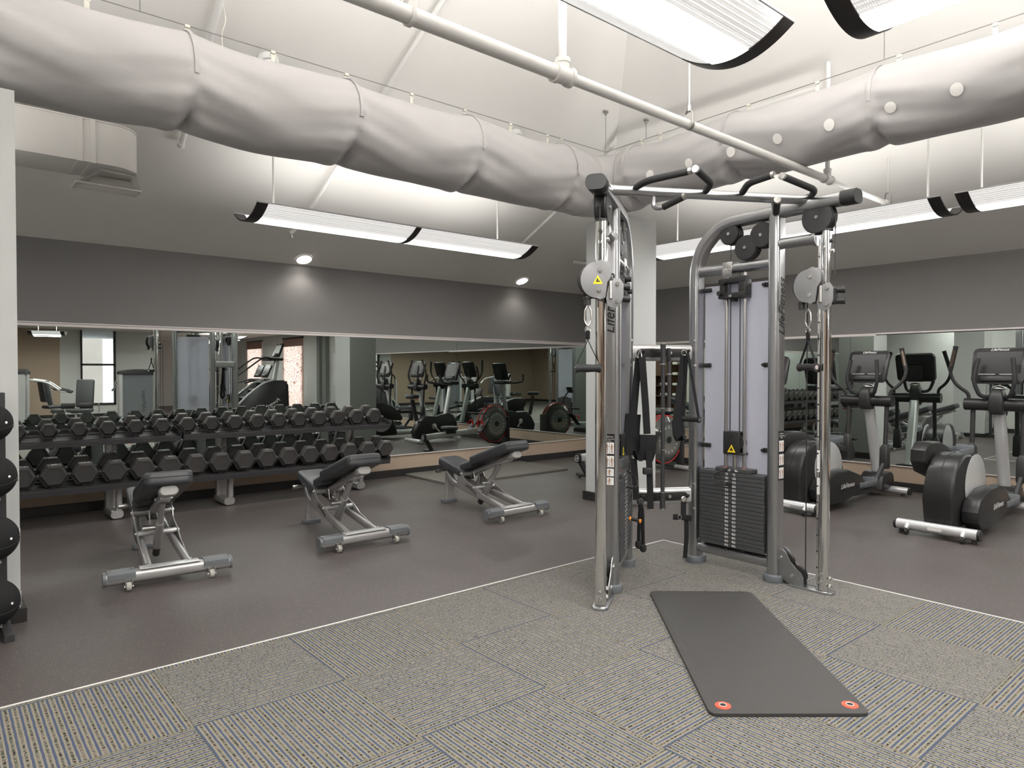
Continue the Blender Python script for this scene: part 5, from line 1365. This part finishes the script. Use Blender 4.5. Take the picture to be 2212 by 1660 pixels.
for s in (-1, 1): g.cyl((.15, s*.15, 0), (.15, s*.15, .03), .018, seg=10)
g.build('rear_foot', m_dark, t)
g = G(); g.loft([[Vector((.52 + a*k, b_*k, z)) for a, b_ in rrect(.24, .28, .09, 6)] for z, k in ((.375, .8), (.39, 1), (.415, 1), (.425, .88))]); g.build('seat', m_vinyl, t, 50)
G().box((.52, 0, .335), (.2, .11, .06), .01).build('seat_carriage', m_plastic, t)
for s in (-1, 1):
    g = G(); q = Matrix.Rotation(R(-48), 3, 'Y'); g.box((1.16, s*.13, .42), (.30, .12, .02), .006, rot=q); g.build('foot_plate', m_plastic, t)
    g = G(); g.sweep(rpath([(1.10, s*.13-.065, .42), (1.10, s*.13-.03, .50), (1.10, s*.13+.03, .50), (1.10, s*.13+.065, .42)], .03), rrect(.04, .004, .001, 1), side=(1, 0, 0)); g.build('foot_strap', m_red, t)
WC = Vector((1.50, 0, .42))
g = G(); g.lathe([(.0, -.10), (.24, -.10), (.31, -.05), (.32, 0), (.31, .05), (.24, .10), (.0, .10)], WC, (0, 1, 0), 44); g.build('water_tank', mat('tank_shell', (.12, .12, .115), .12, .1), t, 30)
g = G(); g.lathe([(.0, .104), (.20, .104), (.205, .098)], WC, (0, -1, 0), 40); g.lathe([(.0, .104), (.20, .104), (.205, .098)], WC, (0, 1, 0), 40); g.build('tank_window', mat('tank_window_glass', (.30, .31, .29), .06, .5), t, 30)
for s in (-1, 1):
    g = G(); g.sweep([WC + Vector((.318*math.cos(a), s*.045, .318*math.sin(a))) for a in [2*PI*i/48 for i in range(49)]], circ(.009, 8), cap=False); g.build('red_rim', m_red, t)
    g = G()
    for i in range(16): a = 2*PI*i/16; g.box(WC + Vector((.165*math.cos(a), s*.1055, .165*math.sin(a))), (.03, .003, .006), rot=Matrix.Rotation(-a, 3, 'Y'))
    g.build('level_mark', m_white, t, 0)
    g = G(); g.cyl(WC + Vector((0, s*.104, 0)), WC + Vector((0, s*.115, 0)), .045, seg=20); g.build('axle_cap', m_plastic, t)
g = G(); g.sweep([(1.25, 0, .32), (1.42, 0, .12), (1.72, 0, .06)], rrect(.10, .07, .02, 4), side=(0, 1, 0)); g.box((1.80, 0, .28), (.05, .2, .5), .015); g.build('tank_cradle', m_dark, t)
g = G(); g.cyl((1.70, -.28, .04), (1.70, .28, .04), .03, seg=14); g.build('front_foot', m_alu, t)
g = G(); g.sweep(rpath([(1.35, 0, .70), (1.32, 0, .82), (1.20, 0, .95)], .1), circ(.014, 10)); g.build('monitor_arm', m_dark, t)
g = G(); g.box((1.17, 0, .98), (.03, .15, .12), .01, rot=Matrix.Rotation(R(20), 3, 'Y')); g.build('monitor', m_plastic, t)
g = G(); g.cyl((1.12, -.22, .62), (1.12, .22, .62), .014, seg=12); g.sweep([(1.12, 0, .62), (1.25, 0, .62), (1.4, 0, .62)], circ(.008, 8)); g.build('pull_handle', m_grip, t)
# ================================================================== machines behind the camera, seen in the mirrors
def make_tower(label, loc, rz, seat=True, w=.82, group=None):
    t = thing('weight_machine', label, 'weight machine', loc, rz, group)
    for s in (-1, 1):
        g = G(); g.sweep([(s*(w/2-.045), 0, .04), (s*(w/2-.045), 0, 1.30)], rrect(.20, .09, .03, 4), side=(0, 1, 0)); g.build('side_column', m_alu, t)
    g = G(); g.pxz([(-w/2, 1.27), (-w/2, 1.33), (-w/2+.05, 1.37), (-.1, 1.39), (.1, 1.39), (w/2-.05, 1.37), (w/2, 1.33), (w/2, 1.27)], -.12, .12, .012); g.build('top_cap', m_dark, t)
    g = G(); g.box((0, .06, .70), (w-.18, .015, 1.14), .004); g.build('shroud_panel', m_shroud, t, 0)
    g = G(); g.box((0, -.02, .45), (.3, .1, .6), .004); g.build('weight_stack', m_plate, t, 0)
    for x in (-.1, .1): g = G(); g.cyl((x, -.02, .7), (x, -.02, 1.28), .012); g.build('guide_rod', m_steel, t)
    g = G(); g.box((0, 0, .03), (w, .26, .06), .01); g.build('base_frame', m_dark, t)
    lettering('LifeFitness', .12, basis((.12, .0685, .62), (0, 0, 1), (1, 0, 0)), m_logo, t, 'maker_lettering', shear=.35)
    if seat:
        g = G(); g.sweep([(0, -.1, .08), (0, -1.15, .08)], rrect(.07, .09, .02, 3), side=(1, 0, 0)); g.box((0, -1.15, .05), (.6, .08, .06), .015); g.build('base_beam', m_alu, t)
        g = G(); g.sweep([(0, -.75, .08), (0, -.75, .42)], rrect(.06, .06, .02, 3), side=(1, 0, 0)); g.build('seat_post', m_alu, t)
        g = G(); g.box((0, -.75, .46), (.40, .42, .08), .03); g.build('seat_pad', m_vinyl, t, 50)
        g = G(); g.box((0, -.50, .86), (.30, .09, .55), .035, rot=Matrix.Rotation(R(-8), 3, 'X')); g.build('back_pad', m_vinyl, t, 50)
        for s in (-1, 1):
            g = G(); g.sweep(rpath([(s*.25, -.2, 1.15), (s*.36, -.5, 1.1), (s*.36, -.75, .9), (s*.36, -.85, .88)], .1), circ(.022, 12)); g.build('press_arm', m_alu, t)
            g = G(); g.cyl((s*.36, -.72, .93), (s*.36, -.95, .87), .022, seg=12); g.build('hand_grip', m_grip, t)
    return t
make_tower('grey weight machine with dark curved top beside the dark framed window, in the mirror', (3.76, -3.1, 0), 0)
make_tower('weight machine with silver pillar at the far left of the left mirror', (1.5, -3.2, 0), R(100), True, .62)
make_tower('weight machine further back near the tan wall, second pillar in the left mirror', (1.6, -4.9, 0), R(75), True, .7)
t = thing('leg_machine', 'padded seated leg machine with dark rollers between the pillars, in the left mirror', 'weight machine', (2.45, -1.9, 0), R(200))
g = G(); g.box((0, .0, .50), (.36, .46, .09), .035); g.build('seat_pad', m_vinyl, t, 50)
g = G(); g.box((0, .30, .86), (.34, .10, .62), .04, rot=Matrix.Rotation(R(-14), 3, 'X')); g.build('back_pad', m_vinyl, t, 50)
g = G(); g.sweep([(0, .36, .45), (0, .42, 1.05)], rrect(.10, .05, .02, 3), side=(1, 0, 0)); g.build('back_frame', m_alu, t)
for s in (-1, 1):
    g = G(); g.cyl((s*.05, -.40, .62), (s*.28, -.40, .62), .06, seg=18); g.build('roller_pad', m_grip, t)
    g = G(); g.sweep(rpath([(s*.28, .1, .45), (s*.32, 0, .50), (s*.32, -.05, .66)], .05), circ(.014, 10)); g.build('side_handle', m_steel, t)
    g = G(); g.sweep([(s*.13, .1, .04), (s*.13, .1, .44)], rrect(.05, .06, .015, 3), side=(1, 0, 0)); g.build('leg', m_alu, t)
g = G(); g.box((0, 0, .04), (.5, 1.0, .06), .02); g.build('base_frame', m_alu, t)

# stair climber, side on to the mirror
t = thing('stair_climber', 'black stair climber with silver side trim before the pink blinds, in the left mirror', 'stair climber', (6.55, -3.2, 0), 0)
prof = [(-.80, .12), (-.82, .22), (-.30, .72), (.10, 1.02), (.35, 1.10), (.68, 1.10), (.80, .98), (.82, .35), (.72, .10), (.0, .08)]
for y0, y1 in ((-.36, -.28), (.28, .36)): G().pxz(prof, y0, y1, .02).build('side_housing', m_satin, t, 40)
g = G(); g.box((.55, 0, .6), (.5, .56, .95), .02); g.build('front_housing', m_satin, t)
for k in range(5): g = G(); g.box((-.62 + k*.23, 0, .25 + k*.2), (.28, .54, .04), .008); g.build('step', m_shroud, t); 
for s in (-1, 1):
    g = G(); g.sweep(rpath([(-.80, s*.375, .22), (-.28, s*.375, .74), (.12, s*.375, 1.04), (.40, s*.375, 1.12)], .15), rrect(.02, .05, .008, 2), side=(0, 1, 0)); g.build('side_trim', m_alu, t)
    g = G(); g.sweep(rpath([(-.62, s*.36, .22), (-.62, s*.36, 1.02), (-.60, s*.36, 1.10)], .04), rrect(.08, .06, .02, 4), side=(0, 1, 0)); g.build('rear_post', m_alu, t)
    g = G(); g.sweep(rpath([(-.62, s*.36, 1.05), (-.58, s*.36, 1.20), (.15, s*.33, 1.72), (.50, s*.25, 1.66)], .12), circ(.021, 12)); g.build('hand_rail', m_grip, t)
g = G(); g.sweep([(.52, 0, 1.08), (.62, 0, 1.62)], rrect(.16, .12, .03, 4), side=(0, 1, 0)); g.build('mast', m_alu, t)
g = G(); g.box((.50, 0, 1.66), (.42, .52, .07), .025); g.build('tray', m_plastic, t)
c_ = console(t, .66, 1.90, w=.46, h=.40, rx=20)
g = G(); g.M = Matrix.Translation((.66, 0, 1.90)) @ Matrix.Rotation(R(20), 4, 'Y'); g.box((-.0245, 0, .03), (.001, .37, .22)); g.build('lit_display', m_screenlit, c_, 0)
lettering('PowerMill', .13, basis((.33, -.3615, .47), (.86, 0, .50), (-.5, 0, .86)), m_white, t, 'maker_lettering', shear=.3)
lettering('PowerMill', .13, basis((.33, .3615, .47), (-.86, 0, -.50), (-.5, 0, .86)), m_white, t, 'maker_lettering', shear=.3)

def make_treadmill(label, loc):
    t = thing('treadmill', label, 'treadmill', loc, 0, 'treadmills facing the pink blinds')
    g = G(); g.box((-.25, 0, .12), (1.6, .56, .1), .03); g.build('deck', m_dark, t)
    g = G(); g.box((-.3, 0, .173), (1.4, .48, .006)); g.build('belt', m_grip, t)
    g = G(); g.loft([[Vector((.55 + a*k, b_*k, z)) for a, b_ in rrect(.55, .70, .1, 5)] for z, k in ((.03, .95), (.06, 1), (.2, .95), (.27, .7))]); g.build('motor_hood', m_satin, t, 40)
    for s in (-1, 1):
        g = G(); g.box((-.3, s*.32, .16), (1.4, .08, .06), .02); g.build('side_rail', m_alu, t)
        g = G(); g.sweep([(.50, s*.34, .15), (.28, s*.34, 1.05)], rrect(.09, .06, .02, 4), side=(0, 1, 0)); g.build('upright', m_alu, t)
        g = G(); g.sweep(rpath([(.28, s*.34, 1.05), (.10, s*.33, 1.08), (-.2, s*.33, 1.0)], .08), circ(.022, 12)); g.build('hand_rail', m_grip, t)
    g = G(); g.box((.22, 0, 1.07), (.26, .74, .10), .035); g.build('console_base', m_plastic, t)
    console(t, .32, 1.34, w=.48, h=.40, rx=24)
    return t
make_treadmill('dark treadmill with tall console at the far window, left one in the mirror', (7.4, -6.0, 0))
make_treadmill('dark treadmill right behind the stair climber hand rails, in the mirror', (7.1, -4.6, 0))

# cubby cabinet with towels on the tan side wall
t = thing('towel_cabinet', 'dark wooden cabinet with open towel shelves, seen only in the double reflection', 'cabinet', (-4.3, -1.2, 0), 0)
g = G(); g.box((-.2, 0, 1.0), (.02, 1.8, 2.0)); g.build('back_board', m_wood, t, 0)
for y in (-.9, 0, .9): G().box((0, y, 1.0), (.4, .04, 2.0), .002).build('side_board', m_wood, t, 0)
for k in range(6): G().box((0, 0, .05 + k*.38), (.4, 1.8, .03), .002).build('shelf', m_wood, t, 0)
G().box((.2, .45, 1.57), (.02, .86, .78), .002).build('door', m_wood, t, 0)
tw = None
n = 0
for k in range(1, 5):
    for j in range(3):
        z = .065 + k*.38; y = -.70 + j*.27
        if tw is None:
            g = G(); g.box((0, 0, .05), (.30, .23, .10), .035, seg=3); tw = g.build('folded_towel', m_towel, None, 60); o = tw
            setp(o, '', 'towel', 'folded towels in the cabinet')
        else:
            o = tw.copy(); COL.objects.link(o)
        o.location = (-4.27, y, z)
        o['label'] = 'folded white towel on the %s cabinet shelf, %s' % (ordn[k], ['left in the stack row', 'middle of the row', 'right in the row'][j])

bpy.context.view_layer.update()
